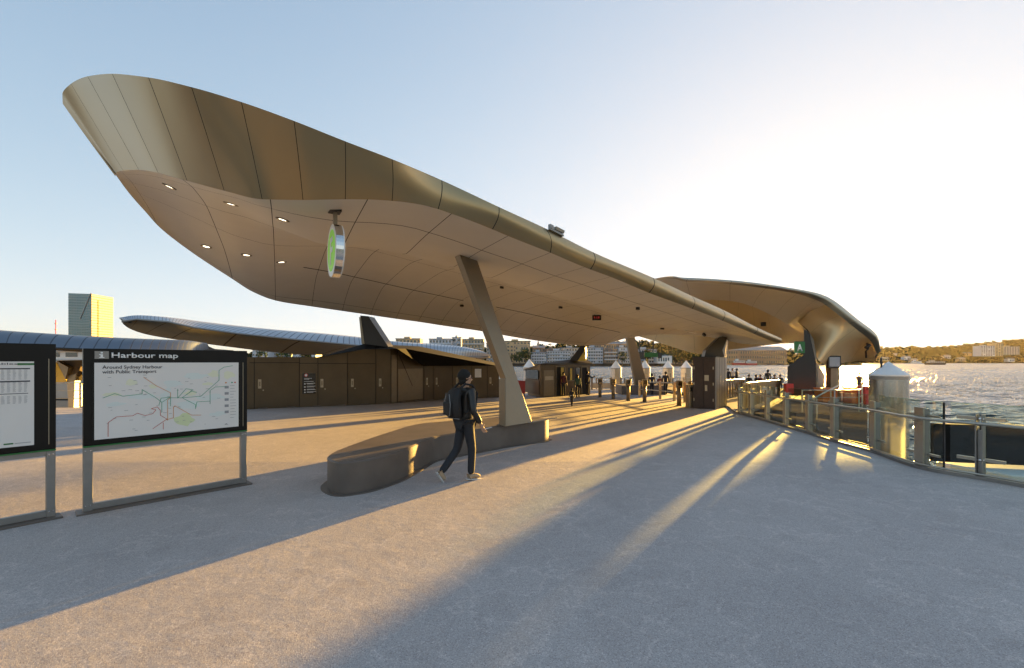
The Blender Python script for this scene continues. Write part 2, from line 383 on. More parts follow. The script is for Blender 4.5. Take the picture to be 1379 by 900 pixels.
edge = [(14.0, -4.0), (12.5, 0.5), (10.2, 3.6), (8.5, 5.1), (7.55, 5.85), (7.31, 6.36), (7.12, 6.8), (6.91, 7.15), (6.84, 7.42), (6.85, 7.65), (6.95, 8.1), (7.22, 8.97), (7.45, 10.4), (7.78, 11.85),
        (8.1, 13.5), (8.45, 15.2), (8.95, 17.8), (9.9, 20.3), (10.4, 22.0), (11.4, 27.0), (12.4, 38.0), (13.0, 50.0)]
left_edge = [(-12.4, 50.0), (-8.0, 29.5), (-11.0, 24.0), (-18.5, 20.6), (-45.0, 17.0), (-45.0, -4.0)]
def clip_rows(poly, ys):
    rows = []
    for y in ys:
        xs = []
        n = len(poly)
        for i in range(n):
            (x0, y0), (x1, y1) = poly[i], poly[(i+1) % n]
            if (y0 <= y < y1) or (y1 <= y < y0): xs.append(x0+(x1-x0)*(y-y0)/(y1-y0))
        xs.sort(); rows.append((y, xs[0], xs[-1]))
    return rows
poly = edge+left_edge
ys = sorted(set([y for _, y in poly if -4 < y < 50]+[-3.999, 8.0, 49.99]+[i*1.0 for i in range(-3, 50)]))
rows = clip_rows(poly, ys)
mb = MB()
top = []; 
for (y, a, b) in rows: top.append([V((a+(b-a)*k/10, y, zg(y))) for k in range(11)])
mb.grid(top, smooth=False)
for side in (0, -1):
    s = [r[side] for r in top]; mb.grid([s, [V((p.x, p.y, -3.2)) for p in s]], smooth=False)
mb.grid([top[-1], [V((p.x, p.y, -3.2)) for p in top[-1]]], smooth=False)
wharf = mb.build('wharf_ground', M['ground'], weld=True); tag(wharf, kind='structure')

# steel kerb edge along the water side
def offs(pl, d):
    out = []
    for i, p in enumerate(pl):
        a = V(pl[max(i-1, 0)]); b = V(pl[min(i+1, len(pl)-1)]); t = (b-a); t.normalize(); n = V((t.y, -t.x)) ; out.append(V((p[0]+n.x*d, p[1]+n.y*d)))
    return out
ed2 = [V(e) for e in edge[1:19]]
ed_s = [catmull([V((p.x, p.y, 0)) for p in ed2], 17*i/110) for i in range(111)]
ed_s = [(p.x, p.y) for p in ed_s]
mb = MB()
i0 = offs(ed_s, -0.02); i1 = offs(ed_s, 0.10)
rws = [[V((p.x, p.y, zg(p.y)-0.02)) for p in i0], [V((p.x, p.y, zg(p.y)+0.055)) for p in i0], [V((p.x, p.y, zg(p.y)+0.055)) for p in i1], [V((p.x, p.y, zg(p.y)-0.35)) for p in i1]]
mb.grid(rws, smooth=False)
BAL = empty('balustrade', (7.2, 9.0, zg(9)), 'curved glass balustrade with wide steel posts and a handrail along the water at right', 'balustrade')
mb.build('kerb_rail', M['steel_dull'], BAL)

# ------------------------------------------------------------------ main canopy
near_pts = [(155, 234.5, 8.0), (161, 230.6, 7.75), (187, 229, 7.0), (213, 233, 6.4), (246, 242, 5.95), (302, 257, 5.6), (353, 268.5, 5.45), (408, 269.5, 5.6), (465, 268.5, 5.95),
            (495, 268.8, 6.15), (528, 270.7, 6.4), (571, 276.5, 6.75), (608, 288, 7.1), (663, 309, 7.7), (684, 318, 7.95), (741, 340.5, 8.7), (787, 360, 9.45),
            (822, 373, 10.15), (874, 394.6, 11.3), (932, 416, 12.9), (972.7, 432, 14.3), (995, 441.5, 15.3), (1015, 449.5, 16.2), (1030, 456, 17.0), (1041, 460.3, 17.7), (1047, 462, 18.0)]
far_pts = [(155, 234.5, 8.0), (172, 258, 8.7), (200, 290, 10.0), (212, 303.5, 10.7), (250, 334, 12.7), (313, 376, 16.2), (340, 393, 18.0), (371, 405, 20.0), (420, 413, 21.6),
           (461, 419, 22.5), (499, 424.5, 23.3), (533, 429.5, 24.0), (563, 433.5, 24.8), (592, 438, 25.5), (644, 445.5, 26.8), (710, 457.0, 28.9), (760, 463.6, 30.4), (785, 465.6, 31.0), (810, 464.5, 30.4),
           (845, 455.5, 28.5), (890, 450.8, 25.5), (920, 451.0, 23.6), (950, 453.3, 21.7), (980, 459.0, 20.2), (1005, 463.5, 19.2), (1030, 464.2, 18.4), (1047, 462, 18.0)]
def curve_u(pts):
    us = [p[0] for p in pts]
    return lambda u: P(u, pchip(us, [p[1] for p in pts], u), pchip(us, [p[2] for p in pts], u))
NB, FE = curve_u(near_pts), curve_u(far_pts)
kt = [(-4, 155, 155), (-3, 161, 212), (-2, 246, 313), (-1, 364, 371), (0, 495, 420), (1, 608, 461), (2, 684, 499), (3, 741, 533), (4, 787, 563), (5, 822, 592), (7, 874, 644),
      (10, 932, 710), (13, 972.7, 785), (15, 995, 845), (17, 1015, 890), (19, 1030, 950), (21, 1041, 1005), (22, 1047, 1047)]
kk = [a for a, _, _ in kt]
def k_near(k): return pchip(kk, [b for _, b, _ in kt], k)
def k_far(k): return pchip(kk, [c for _, _, c in kt], k)
amp_k = ([-4, -3, -2, -1, 0, 1, 6, 10, 13, 17, 20, 22], [0, .12, .42, .75, .95, 1.02, .95, .85, .6, .3, .1, 0])
prof_t = ([0, .09, .175, .3, .5, .75, .9, 1.0], [0, .02, .0, .62, .97, .92, .5, 0])
prow_t = ([0, .1, .3, .6, .85, 1.0], [0, .5, 1.0, .95, .5, 0])
def soffit(k, t):
    a, b = NB(k_near(k)), FE(k_far(k))
    p = a.lerp(b, t)
    wgt = min(1, max(0, (k+1.6)/1.6)); wgt = wgt*wgt*(3-2*wgt)
    A = pchip(*amp_k, k)
    z = A*(wgt*pchip(*prof_t, t)+(1-wgt)*pchip(*prow_t, t))
    p.z += z
    return p
canopy = empty('wharf_canopy', (-1.2, 10, 0), 'long upswept leaf-shaped roof over the wharf with bronze prow at upper left', 'canopy')
ks = []
k = -4.0
while k < 22.001:
    ks.append(k); k += 0.08 if k < -1.6 else 0.2
if ks[-1] < 22: ks.append(22.0)
ts = [i/44 for i in range(45)]
rows, uvs = [], []
for k in ks:
    rows.append([soffit(k, t) for t in ts]); uvs.append([(k, t) for t in ts])
mb = MB(); mb.grid(rows, uvs); mb.build('soffit', M['soffit'], canopy)
# fascia: top rim A against soffit edge B, panel joint by panel joint
fa = [(-0.0, (84.5, 140, 7.35), (155.5, 238, 8.1)), (1, (84, 127, 7.1), (156, 232.5, 7.95)), (2, (95.5, 113, 6.8), (166, 229.6, 7.5)), (3, (118, 103, 6.15), (187, 229, 7.0)), (4, (151, 99.5, 5.45), (213, 233, 6.4)),
      (5, (200, 104.5, 4.92), (252, 243.3, 5.9)), (6, (258, 117.5, 4.68), (302, 257, 5.6)), (7, (325, 137.5, 4.8), (353, 268.5, 5.45)), (8, (396, 163, 5.0), (408, 269.5, 5.6)),
      (9, (465, 190.5, 5.45), (465, 268.5, 5.95)), (10, (528, 214.5, 6.02), (528, 270.7, 6.4)), (11, (595, 243, 6.9), (590, 281.5, 6.93)), (12, (672, 279, 7.6), (663, 309, 7.7)),
      (13, (735, 308, 8.5), (741, 340.5, 8.7)), (14, (799, 340, 9.55), (795, 363, 9.6)), (15, (880, 374.5, 11.3), (874, 394.6, 11.3)), (16, (932, 399, 12.9), (932, 416, 12.9)),
      (17, (972.7, 417, 14.4), (972.7, 432, 14.3)), (18, (1019, 441, 16.4), (1015, 449.5, 16.2)), (19, (1052, 456, 18.1), (1047, 462, 18.0))]
jj = [f[0] for f in fa]
def fA(j): return P(*[pchip(jj, [f[1][c] for f in fa], j) for c in range(3)])
def fB(j):
    u = pchip(jj, [f[2][0] for f in fa], j)
    return NB(u) if u > 156 else P(*[pchip(jj, [f[2][c] for f in fa], j) for c in range(3)])
rows, uvs = [], []
j = 0.0
js = [i*0.1 for i in range(191)]
for j in js:
    a, b = fA(j), fB(j)
    bul = 0.01 + 0.075*min(1, max(0, (j-9)/4)); h = (a-b).length
    out = V((0.68, -0.73, 0)) if j > 6 else V((0.2+0.08*j-0.5*(1-min(j, 3)/3), -0.9, 0))
    r, uvr = [], []
    for i in range(9):
        t = i/8; p = b.lerp(a, t)+out*(bul*math.sin(math.pi*t)); r.append(p); uvr.append((j, t))
    rows.append(r); uvs.append(uvr)
mb = MB(); mb.grid(rows, uvs); mb.build('fascia', M['fascia'], canopy)
# far-side fascia and roof skin (seen only from elsewhere)
back = []
for k in ks:
    e = FE(k_far(k)); s = min(1, (k+4)/3); back.append(e+V((-0.12*s, 0.12*s, 0.16+0.30*s*min(1, max(0.25, (22-k)/8)))))
tipA = fA(0)
back[0] = tipA
for i in range(1, 12): back[i] = back[i].lerp(tipA+(FE(k_far(ks[i]))-FE(155)), (1-i/12)**2)
mb = MB(); mb.grid([[FE(k_far(k)) for k in ks], back], uvs=[[(k, 0) for k in ks], [(k, 1) for k in ks]]); mb.build('rear_fascia', M['fascia'], canopy)
def jA(k):                                # rim point matching station k: find by near u
    u = k_near(k); lo, hi = 0.0, 19.0
    for _ in range(30):
        m = (lo+hi)/2
        if pchip(jj, [f[2][0] for f in fa], m) < u: lo = m
        else: hi = m
    return fA(lo)
rows, uvs = [], []
for i, k in enumerate(ks):
    a, b = jA(k), back[i]
    if i == 0: a = tipA
    r = []
    for t in range(17):
        p = a.lerp(b, t/16)+V((0, 0, 0.22*math.sin(math.pi*t/16)*min(1, i/20)*min(1, (22-k)/4)))
        e_ = min(1, t/3, (16-t)/3)
        p.z = max(p.z, soffit(k, t/16).z+0.16*e_*min(1, i/8)*min(1, (22-k)/2)); r.append(p)
    rows.append(r); uvs.append([(k*2, t/16) for t in range(17)])
mb = MB(); mb.grid(rows, uvs, flip=True); mb.build('roof_skin', M['rooftop'], canopy)

hit_table = []
for row, k_ in zip([[(t_, soffit(k_, t_)) for t_ in [i/30 for i in range(1, 30)]] for k_ in [-3.9+0.2*i for i in range(129)]], [-3.9+0.2*i for i in range(129)]):
    for t_, p_ in row: hit_table.append((U0+p_.x/p_.y*F, V0-(p_.z-H)/p_.y*F, k_, t_))
def soffit_hit(u, v):                     # point of the soffit seen at a pixel
    best = min(((a-u)**2+(b-v)**2, k, t) for a, b, k, t in hit_table)
    d, k0, t0 = best; st = 0.05
    for _ in range(18):
        for dk, dt in ((st, 0), (-st, 0), (0, st/6), (0, -st/6)):
            p = soffit(k0+dk, t0+dt); uu = U0+p.x/p.y*F; vv = V0-(p.z-H)/p.y*F
            e = (uu-u)**2+(vv-v)**2
            if e < best[0]: best = (e, k0+dk, t0+dt)
        if (best[1], best[2]) == (k0, t0): st *= 0.6
        k0, t0 = best[1], best[2]
    p = soffit(k0, t0); du = soffit(k0+0.05, t0)-p; dv = soffit(k0, t0+0.01)-p
    n = du.cross(dv).normalized()
    if n.z > 0: n = -n
    return p, n, du.normalized()
def disc(mb, c, n, r, h, seg=24):
    a = n.orthogonal().normalized(); b = n.cross(a)
    pts = [c+(a*math.cos(2*math.pi*i/seg)+b*math.sin(2*math.pi*i/seg))*r for i in range(seg)]
    mb.extr(pts, n*h)
dl_lab = ['round lit downlight highest in the prow soffit near the bronze fascia', 'round lit downlight second along the bronze fascia of the prow', 'small lit downlight just left of the round green sign',
          'round lit downlight on the sunlit streak near the outer soffit edge', 'round lit downlight in the middle of the lower prow row', 'small lit downlight at the right end of the lower prow row']
for (u, v, r), lab in zip([(228, 251.5, .085), (311, 274.5, .09), (380.5, 295.5, .085), (278, 332, .11), (332, 343.5, .115), (379, 353, .12)], dl_lab):
    p, n, _ = soffit_hit(u, v)
    L = empty('downlight', p, lab, 'light', 'downlights recessed in the canopy prow')
    a = n.orthogonal().normalized(); b = n.cross(a); m2 = MB()
    ring = [[p+(a*math.cos(t)+b*math.sin(t))*rr+n*hh for t in [2*math.pi*i/28 for i in range(29)]] for rr, hh in ((r*1.25, -0.002), (r*1.25, 0.012), (r*.78, 0.014), (r*.78, -0.004))]
    m2.grid(ring, smooth=False); m2.build('trim_ring', M['bronze'], L)
    m2 = MB(); disc(m2, p+n*0.001, n, r*.74, 0.006); m2.build('lens', M['lamp'], L)
for (u, v, lab) in [(676, 386, 'tiny black spotlight in the soffit behind the top of the slanted column'), (708, 385.5, 'tiny black spotlight, second right of the slanted column on the soffit'), (738, 389.5, 'tiny black spotlight, third right of the slanted column on the soffit'),
                    (622, 411, 'tiny black spotlight on the soffit just left of the slanted column'), (859, 414, 'tiny black spotlight in the soffit below the middle of the bright rim'),
                    (892, 442.5, 'tiny black spotlight beside the thin light strip on the far soffit'), (949, 450, 'tiny black spotlight on the soffit beside the tall cabinet pylon'), (755, 413, 'tiny spotlight on the soffit between slanted column and red display')]:
    p, n, _ = soffit_hit(u, v); m2 = MB(); disc(m2, p-n*0.01, n, 0.0045*p.y, 0.09, 14)
    tag(m2.build('spotlight', M['black_metal']), lab, 'light', 'spotlights along the soffit')
for pts, nm, mt, lab in [([(409, 360), (450, 367), (500, 378), (560, 391.5), (624, 405)], 'light_slot', 'gap', 'thin dark recessed slot running along the left soffit behind the round sign'),
                     ([(668, 413.5), (700, 420), (740, 429), (790, 438.5), (835, 447.5)], 'light_slot', 'gap', 'thin dark recessed slot right of the slanted column towards the red display'),
                     ([(893, 438), (908, 442), (925, 446.5), (938, 449.5)], 'light_strip', 'signwhite', 'thin pale light strip set in the far right soffit')]:
    m2 = MB()
    for (a, b) in zip(pts[:-1], pts[1:]):
        p, n, _ = soffit_hit(*a); q, n2, _ = soffit_hit(*b)
        seg = []
        for i in range(6):
            t = i/5; uu = a[0]+(b[0]-a[0])*t; vv = a[1]+(b[1]-a[1])*t
            r_, rn, _ = soffit_hit(uu, vv); seg.append((r_, rn))
        side = (q-p).normalized().cross(n).normalized()*(0.0016*p.y)
        for (s0, s1) in zip(seg[:-1], seg[1:]):
            m2.extr([s0[0]-side+n*.01, s0[0]+side+n*.01, s1[0]+side+n*.01, s1[0]-side+n*.01], -n*0.03)
    tag(m2.build(nm, M[mt]), lab, 'light fitting')
# red LED exit display under the far soffit
p, n, _ = soffit_hit(803.5, 424)
dsp = empty('display_sign', p, 'small black hanging display with dim red marks under the far soffit', 'display')
m2 = MB(); c = P(803.5, 428, p.y-0.1); m2.box(c.x-.2, c.y-.04, c.z-.12, c.x+.2, c.y+.04, c.z+.12); m2.build('case', M['black'], dsp)
for sx in (-.12, .09): m2 = MB(); m2.box(c.x+sx, c.y-.01, c.z+.12, c.x+sx+.03, c.y+.01, p.z); m2.build('hanger', M['black_metal'], dsp)
ledm = mat('red_led', (0.25, 0.02, 0.02), 0.5, emit=((1, 0.08, 0.05), 0.012))
def text_obj(s, width, height, mat_, parent, name='lettering', thick=0.002, xdir=V((1, 0, 0)), zdir=V((0, 0, 1)), at=V((0, 0, 0)), bold=0.0, align='LEFT'):
    """text as a mesh: at = left baseline corner; width/height are the real size of the words"""
    cu = bpy.data.curves.new('t', 'FONT'); cu.body = s; cu.size = 1; cu.extrude = 0.0; cu.offset = bold; cu.resolution_u = 3
    to = bpy.data.objects.new('t', cu); C.objects.link(to)
    dg = bpy.context.evaluated_depsgraph_get(); me = bpy.data.meshes.new_from_object(to.evaluated_get(dg))
    bpy.data.objects.remove(to); bpy.data.curves.remove(cu)
    xs = [v.co.x for v in me.vertices]; x0, x1 = min(xs), max(xs)
    cap = 0.70; sx = width/(x1-x0); sy = height/cap
    nrm = xdir.cross(zdir).normalized(); o0 = origin(parent) if parent else V((0, 0, 0))
    bm = bmesh.new(); bm.from_mesh(me)
    r = bmesh.ops.extrude_face_region(bm, geom=bm.faces[:])
    for g in r['geom']:
        if isinstance(g, bmesh.types.BMVert): g.co.z += 1
    for v in bm.verts:
        x, y, z = v.co; v.co = at+xdir*((x-x0)*sx)+zdir*(y*sy)+nrm*(z*thick)-o0
    bmesh.ops.recalc_face_normals(bm, faces=bm.faces)
    bm.to_mesh(me); bm.free(); me.materials.clear(); me.materials.append(mat_); me.name = name
    o = bpy.data.objects.new(name, me); C.objects.link(o)
    if parent: o.parent = parent
    return o
for x0_, w_ in ((-.13, .05), (-.02, .04), (.05, .07)): m2 = MB(); m2.box(c.x+x0_, c.y-.045, c.z-.04, c.x+x0_+w_, c.y-.041, c.z+.05); m2.build('glowing_mark', ledm, dsp)
# floodlight on the rim
fl = empty('floodlight', P(750, 315, 8.75), 'small grey floodlight clamped on the top rim of the canopy', 'light')
a, b = fA(13.05), fA(13.42); d = (b-a).normalized(); up = V((0, 0, 1)); q = V((0.68, -0.73, 0))
m2 = MB(); m2.obox(a+up*.0, d*.42, q*.05, up*.03); m2.build('bracket', M['steel_dull'], fl)
m2 = MB(); m2.obox(a+d*.14+up*.045-q*.03, d*.26, q*.10, up*.05+q*.02); m2.build('lamp_housing', M['steel'], fl)
m2 = MB(); m2.obox(a+d*.0+up*.03, d*.1, q*.06, up*.07); m2.build('junction_box', M['steel_dull'], fl)

# ------------------------------------------------------------------ slanted column, bench
col = empty('slanted_column', GY(695, 9.6), 'champagne steel column leaning left, rising from the concrete bench to the roof', 'column')
BZ = 0.44
def atz(u, v, z): Y = (H-z)*F/(v-V0); return P(u, v, Y)
Lb, Mb_, Rb = atz(672.9, 572.5, BZ), atz(681, 574.5, BZ), atz(716.7, 569, BZ)
Bb = Lb+(Rb-Mb_)
tp = [P(609.5, 341, 9.95), P(617.5, 345, 9.6), P(638, 342.5, 9.75)]; tp.append(tp[0]+(tp[2]-tp[1]))
top4 = [p+V((-0.03, 0, 0.12)) for p in tp]
tM = P(617.5, 345, 9.6); pn_ = (Rb-Mb_).cross(tM-Mb_).normalized()
def on_face(u, v):
    d = P(u, v, 1.0)-V((0, 0, H)); c0_ = V((0, 0, H)); t = (Mb_-c0_).dot(pn_)/d.dot(pn_); return c0_+d*t
tR, kM = on_face(638, 342.5), on_face(681, 510)
kL = kM+(Lb-Mb_); thick = Lb-Mb_
mb = MB(); mb.extr([tM+V((-.02, 0, .15)), tR+V((-.02, 0, .15)), Rb, Mb_, kM], thick); mb.build('shaft', M['column'], col, bevel=0.006)
Bb = Rb+thick
mb = MB(); dn = (Mb_-Lb); on = V((-dn.y, dn.x, 0)).normalized(); 
if on.y > 0: on = -on
mb.obox(Lb+on*.004, dn, on*.012, V((0, 0, kL.z-Lb.z))); mb.build('access_panel', M['column'], col)
mb = MB(); mb.obox(Lb+V((-.06, -.05, 0.002)), (Rb-Lb)+V((.10, 0.02, 0)), (Bb-Lb)+V((0, .1, 0)), V((0, 0, .02))); mb.build('base_plate', M['steel_dull'], col)

def wxy(u, v, z): Y = (H-z)*F/(v-V0); return ((u-U0)/F*Y, Y)
front = [G(440.8, 656), G(444, 661.5), G(453, 665.5), G(463, 666.5), G(476, 665), G(493, 662), G(509, 657.5), G(525, 652), G(541, 645.6), G(556, 637), G(569, 629.5), G(577, 624.5), G(587, 620.5), G(604, 617), G(629.6, 612), G(685, 601.5), G(733, 595), G(738, 593)]
rear = [(738.6, 564), (717.8, 562), (680, 562.5), (640, 564), (592, 568), (570, 570), (550.7, 573.6), (523, 582), (500, 589.5), (476, 598), (455, 606), (446.5, 610)]
bp_ = [(p.x, p.y) for p in front[:-2]]+[wxy(u, v, BZ) for u, v in rear[4:]]
bp_ = [V((a, b, 0)) for a, b in bp_]
bc_ = [(front[-2].x, front[-2].y), (front[-1].x, front[-1].y)]+[wxy(u, v, BZ) for u, v in rear[:4]]
fine = []
m0 = len(front)-2
# two open runs smoothed separately so the crisp right end stays
run = [V((rear_p[0], rear_p[1], 0)) for rear_p in [wxy(u, v, BZ) for u, v in rear[3:]]]+[V((p.x, p.y, 0)) for p in front[:-2]]
for i in range((len(run)-1)*6+1):
    q = catmull(run, i/6); fine.append((q.x, q.y))
bp_ = fine+[(front[-2].x, front[-2].y), (front[-1].x, front[-1].y)]+[wxy(u, v, BZ) for u, v in rear[:3]]
ins = []
cx = sum(p[0] for p in bp_)/len(bp_); cy = sum(p[1] for p in bp_)/len(bp_)
bench = empty('concrete_bench', (-1.0, 8, 0), 'sinuous cast concrete bench curving round the foot of the slanted column', 'bench')
def z0(y): return zg(y)-0.03
mb = MB()
n = len(bp_)
lower = [V((x, y, z0(y))) for x, y in bp_]; u1 = [V((x, y, BZ-.02)) for x, y in bp_]
def inset(poly, d):
    out = []; m = len(poly)
    for i in range(m):
        a, b, c_ = V(poly[i-1]), V(poly[i]), V(poly[(i+1) % m]); t1 = (b-a).normalized(); t2 = (c_-b).normalized(); nn = V((-(t1.y+t2.y), t1.x+t2.x)).normalized(); out.append((b.x+nn.x*d, b.y+nn.y*d))
    return out
area = sum(bp_[i][0]*bp_[(i+1) % n][1]-bp_[(i+1) % n][0]*bp_[i][1] for i in range(n))
t2 = inset(bp_, 0.02 if area > 0 else -0.02); tt = [V((x, y, BZ)) for x, y in t2]
mb.add(lower+u1, [(i, (i+1) % n, n+(i+1) % n, n+i) for i in range(n)], True)
mb.add(u1+tt, [(i, (i+1) % n, n+(i+1) % n, n+i) for i in range(n)], True)
mb.add(tt, [list(range(n))])
mb.build('seat_block', M['concrete'], bench)
pl = inset(bp_, -0.09 if area > 0 else 0.09)
mb = MB(); mb.extr([V((x, y, zg(y)-.02)) for x, y in pl], [V((x, y, zg(y)+.012)) for x, y in pl]); mb.build('footing', M['concrete'], bench)

# ------------------------------------------------------------------ round ferry sign
fs_ = empty('round_ferry_sign', P(449, 340, 7.0), 'round green sign with a white letter hanging from the soffit', 'sign')
p, n_, _ = soffit_hit(448, 284)
YS = p.y; cen = P(446.5, 337.8, YS); rad = 35.6/F*YS
vd = V(((447-U0)/F, 1, 0)).normalized(); left = V((-vd.y, vd.x, 0)); N = (left*0.985-vd*0.16).normalized(); T = V((0, 0, 1)).cross(N).normalized()
th = 0.10
def ringpts(c, r, seg=48): return [c+(T*math.cos(2*math.pi*i/seg)+V((0, 0, 1))*math.sin(2*math.pi*i/seg))*r for i in range(seg)]
mb = MB(); 
prof = [(-.0, rad*.955), (.0, rad), (-th, rad), (-th, rad*.955)]
mb.grid([[cen+N*o_+(T*math.cos(a_)+V((0, 0, 1))*math.sin(a_))*r_ for a_ in [2*math.pi*i/48 for i in range(49)]] for o_, r_ in prof], smooth=False); mb.build('rim', M['chrome'], fs_)
mb = MB(); mb.extr(ringpts(cen+N*.002, rad*.975), N*-0.12); mb.build('face', M['signwhite'], fs_)
mb = MB(); mb.extr(ringpts(cen+N*.0022, rad*.78), N*0.003); mb.build('green_disc', M['lime'], fs_)
xd = T if T.dot(vd) < 0 else -T
xd = V((0,0,1)).cross(-N).normalized() if False else xd
# reading direction: left to right as seen when facing the sign
rd = V((0, 0, 1)).cross(N).normalized()
text_obj('F', rad*.55, rad*.95, M['signwhite'], fs_, at=cen-rd*rad*.22-V((0, 0, rad*.48))+N*.0055, xdir=rd, bold=0.03, thick=.004)
mb = MB(); mb.obox(cen-N*(th*.5+.025)-T*.04+V((0, 0, rad-.01)), N*.05, T*.08, V((0, 0, p.z-cen.z-rad+.05))); mb.build('stem', M['column'], fs_)
mb = MB(); mb.obox(V((p.x, p.y, p.z-.02))-N*(th*.5+.08)-T*.09+N*.02, N*.16, T*.18, V((0, 0, .06))); mb.build('mount_plate', M['black_metal'], fs_)

# ------------------------------------------------------------------ map and timetable signs
def info_sign(name, base_l, base_r, label, ztop, poster_a, texts, group):
    L_, R_ = V(base_l), V(base_r); d = (R_-L_); W = d.length; d.normalize(); nrm = V((d.y, -d.x, 0))   # towards the viewer
    s = empty(name, L_, label, 'sign', group)
    def bx(m_, a0, a1, y0, y1, zb, zt): m_.obox(L_+d*a0+nrm*y0+V((0, 0, zb)), d*(a1-a0), nrm*(y1-y0), V((0, 0, zt-zb)))
    zb = .80
    m_ = MB(); bx(m_, 0, W, -.13, 0.0, zb, ztop); m_.build('casing', M['sign_black'], s, bevel=.006)
    m_ = MB(); bx(m_, .075, W-.045, 0.002, 0.012, zb+.035, ztop-.155); m_.build('display_frame', M['sign_black'], s)
    m_ = MB(); bx(m_, W-.062, W-.057, 0.012, 0.016, zb+.06, ztop-.17); m_.build('frame_edge', M['brass'], s)
    m_ = MB(); bx(m_, 0.0, W, -.12, 0.006, zb-.018, zb-.002); m_.build('green_strip', M['green'], s)
    for a0, a1 in ((0.0, .085), (W-.075, W)):
        m_ = MB(); bx(m_, a0, a1, -.10, -.02, 0.02, zb-.02); m_.build('post', M['steel_dull'], s, bevel=.004)
    m_ = MB(); bx(m_, .085, W-.075, -.085, -.03, zb-.075, zb-.02); m_.build('upper_rail', M['steel_dull'], s)
    m_ = MB(); bx(m_, .085, W-.075, -.085, -.03, 0.03, .10); m_.build('lower_rail', M['steel_dull'], s)
    for a in (.02, .065, W-.055, W-.02):
        for z in (.09, zb-.06): 
            m_ = MB(); q = L_+d*a+nrm*-.02+V((0, 0, z)); disc(m_, q, nrm, .008, .006, 10); m_.build('bolt', M['chrome'], s)
    m_ = MB(); bx(m_, -.06, W+.05, -.17, .06, -.02, .022); m_.build('plinth', M['concrete'], s, bevel=.006)
    a0, a1, z0_, z1_ = poster_a
    m_ = MB(); bx(m_, a0, a1, 0.012, 0.015, z0_, z1_); m_.build('poster', M['paper'], s)
    def put(a, z, y=0.016): return L_+d*a+nrm*y+V((0, 0, z))
    texts(s, put, d, nrm, bx, W)
    return s
def harbour_map(s, put, d, nrm, bx, W):
    PW, PZ0, PZ1 = (0.095, 1.618), .865, 1.785
    m_ = MB(); bx(m_, .098, .225, .001, .004, 1.832, 1.925); m_.build('icon_tile', M['steel_dull'], s)
    m_ = MB(); bx(m_, .15, .172, .004, .006, 1.845, 1.888); bx(m_, .138, .16, .004, .006, 1.877, 1.889); bx(m_, .138, .185, .004, .006, 1.843, 1.853); disc(m_, put(.161, 1.905, .004), nrm, .0105, .003, 12); m_.build('information_symbol', M['signwhite'], s)
    text_obj('Harbour map', .66, .062, M['signwhite'], s, at=put(.25, 1.847, .001), xdir=d, bold=.018, thick=.003)
    text_obj('Around Sydney Harbour', .575, .040, M['ink'], s, at=put(.165, 1.712), xdir=d, bold=.008)
    text_obj('with Public Transport', .515, .040, M['ink'], s, at=put(.165, 1.655), xdir=d, bold=.008)
    # the map drawn in panel fractions (x right, y down) of the poster
    def q(x, y): return (PW[0]+(PW[1]-PW[0])*x, PZ1-(PZ1-PZ0)*y)
    def patch(cx, cy, rx, ry, mt, seed, y=.0155):
        rr = random.Random(seed); pts = []
        for i in range(14):
            t = 2*math.pi*i/14; k_ = rr.uniform(.6, 1.1); a, z = q(cx+rx*math.cos(t)*k_, cy+ry*math.sin(t)*k_); pts.append(put(a, z, y))
        m_ = MB(); m_.extr(pts, nrm*.0006); m_.build('map_area', M[mt], s)
    for i, (x, y, rx, ry) in enumerate([(.22, .27, .04, .05), (.80, .17, .05, .06), (.92, .19, .05, .07), (.62, .45, .06, .04), (.76, .32, .05, .03), (.36, .33, .03, .03), (.1, .42, .06, .03)]): patch(x, y, rx, ry, 'park_pale', i)
    patch(.585, .84, .085, .10, 'park', 30)
    for i, (x, y, rx, ry) in enumerate([(.45, .52, .05, .18), (.62, .62, .10, .07), (.30, .46, .12, .04), (.78, .52, .12, .05), (.66, .2, .10, .05), (.5, .3, .08, .05), (.12, .55, .07, .03), (.84, .78, .08, .04)]): patch(x, y, rx, ry, 'bay', 50+i, .0152)
    def line(pts, mt, wd=.003, nm='map_route'):
        m_ = MB()
        for (a, b) in zip(pts[:-1], pts[1:]):
            A, B = put(*q(*a), .0165), put(*q(*b), .0165); t = (B-A).normalized(); sd_ = t.cross(nrm)*wd; e = t*wd*.8
            m_.extr([A-sd_-e, A+sd_-e, B+sd_+e, B-sd_+e], nrm*.0008)
        m_.build(nm, M[mt], s)
    line([(.30, .20), (.38, .32), (.48, .43), (.48, .50), (.46, .53), (.46, .82)], 'ink_orange')
    line([(.05, .46), (.12, .41), (.17, .45), (.29, .43), (.29, .37), (.38, .49), (.42, .56), (.42, .70)], 'ink_green')
    line([(.42, .56), (.47, .50), (.56, .51), (.70, .50), (.84, .27), (.84, .12), (.88, .07), (.95, .05)], 'ink_green')
    line([(.40, .60), (.415, .50), (.48, .49), (.48, .62)], 'ink_green', .003)
    line([(.56, .51), (.63, .42), (.67, .44)], 'ink_green', .003)
    line([(.57, .52), (.66, .62), (.66, .68), (.67, .58), (.77, .58), (.77, .62), (.77, .42), (.81, .37), (.90, .37)], 'ink_green')
    line([(.53, .38), (.53, .51), (.59, .38), (.64, .40), (.59, .47)], 'ink_green', .003)
    line([(.08, .97), (.08, .79), (.13, .72), (.23, .72), (.26, .69), (.31, .73), (.36, .71), (.38, .66), (.35, .64), (.39, .62), (.41, .67), (.41, .74), (.455, .80), (.36, .92)], 'ink_red')
    line([(.45, .81), (.50, .79), (.50, .64), (.51, .62), (.63, .77), (.70, .78)], 'ink_orange')
    line([(.43, .85), (.43, .94)], 'ink_red')
    rr = random.Random(3); m_ = MB()
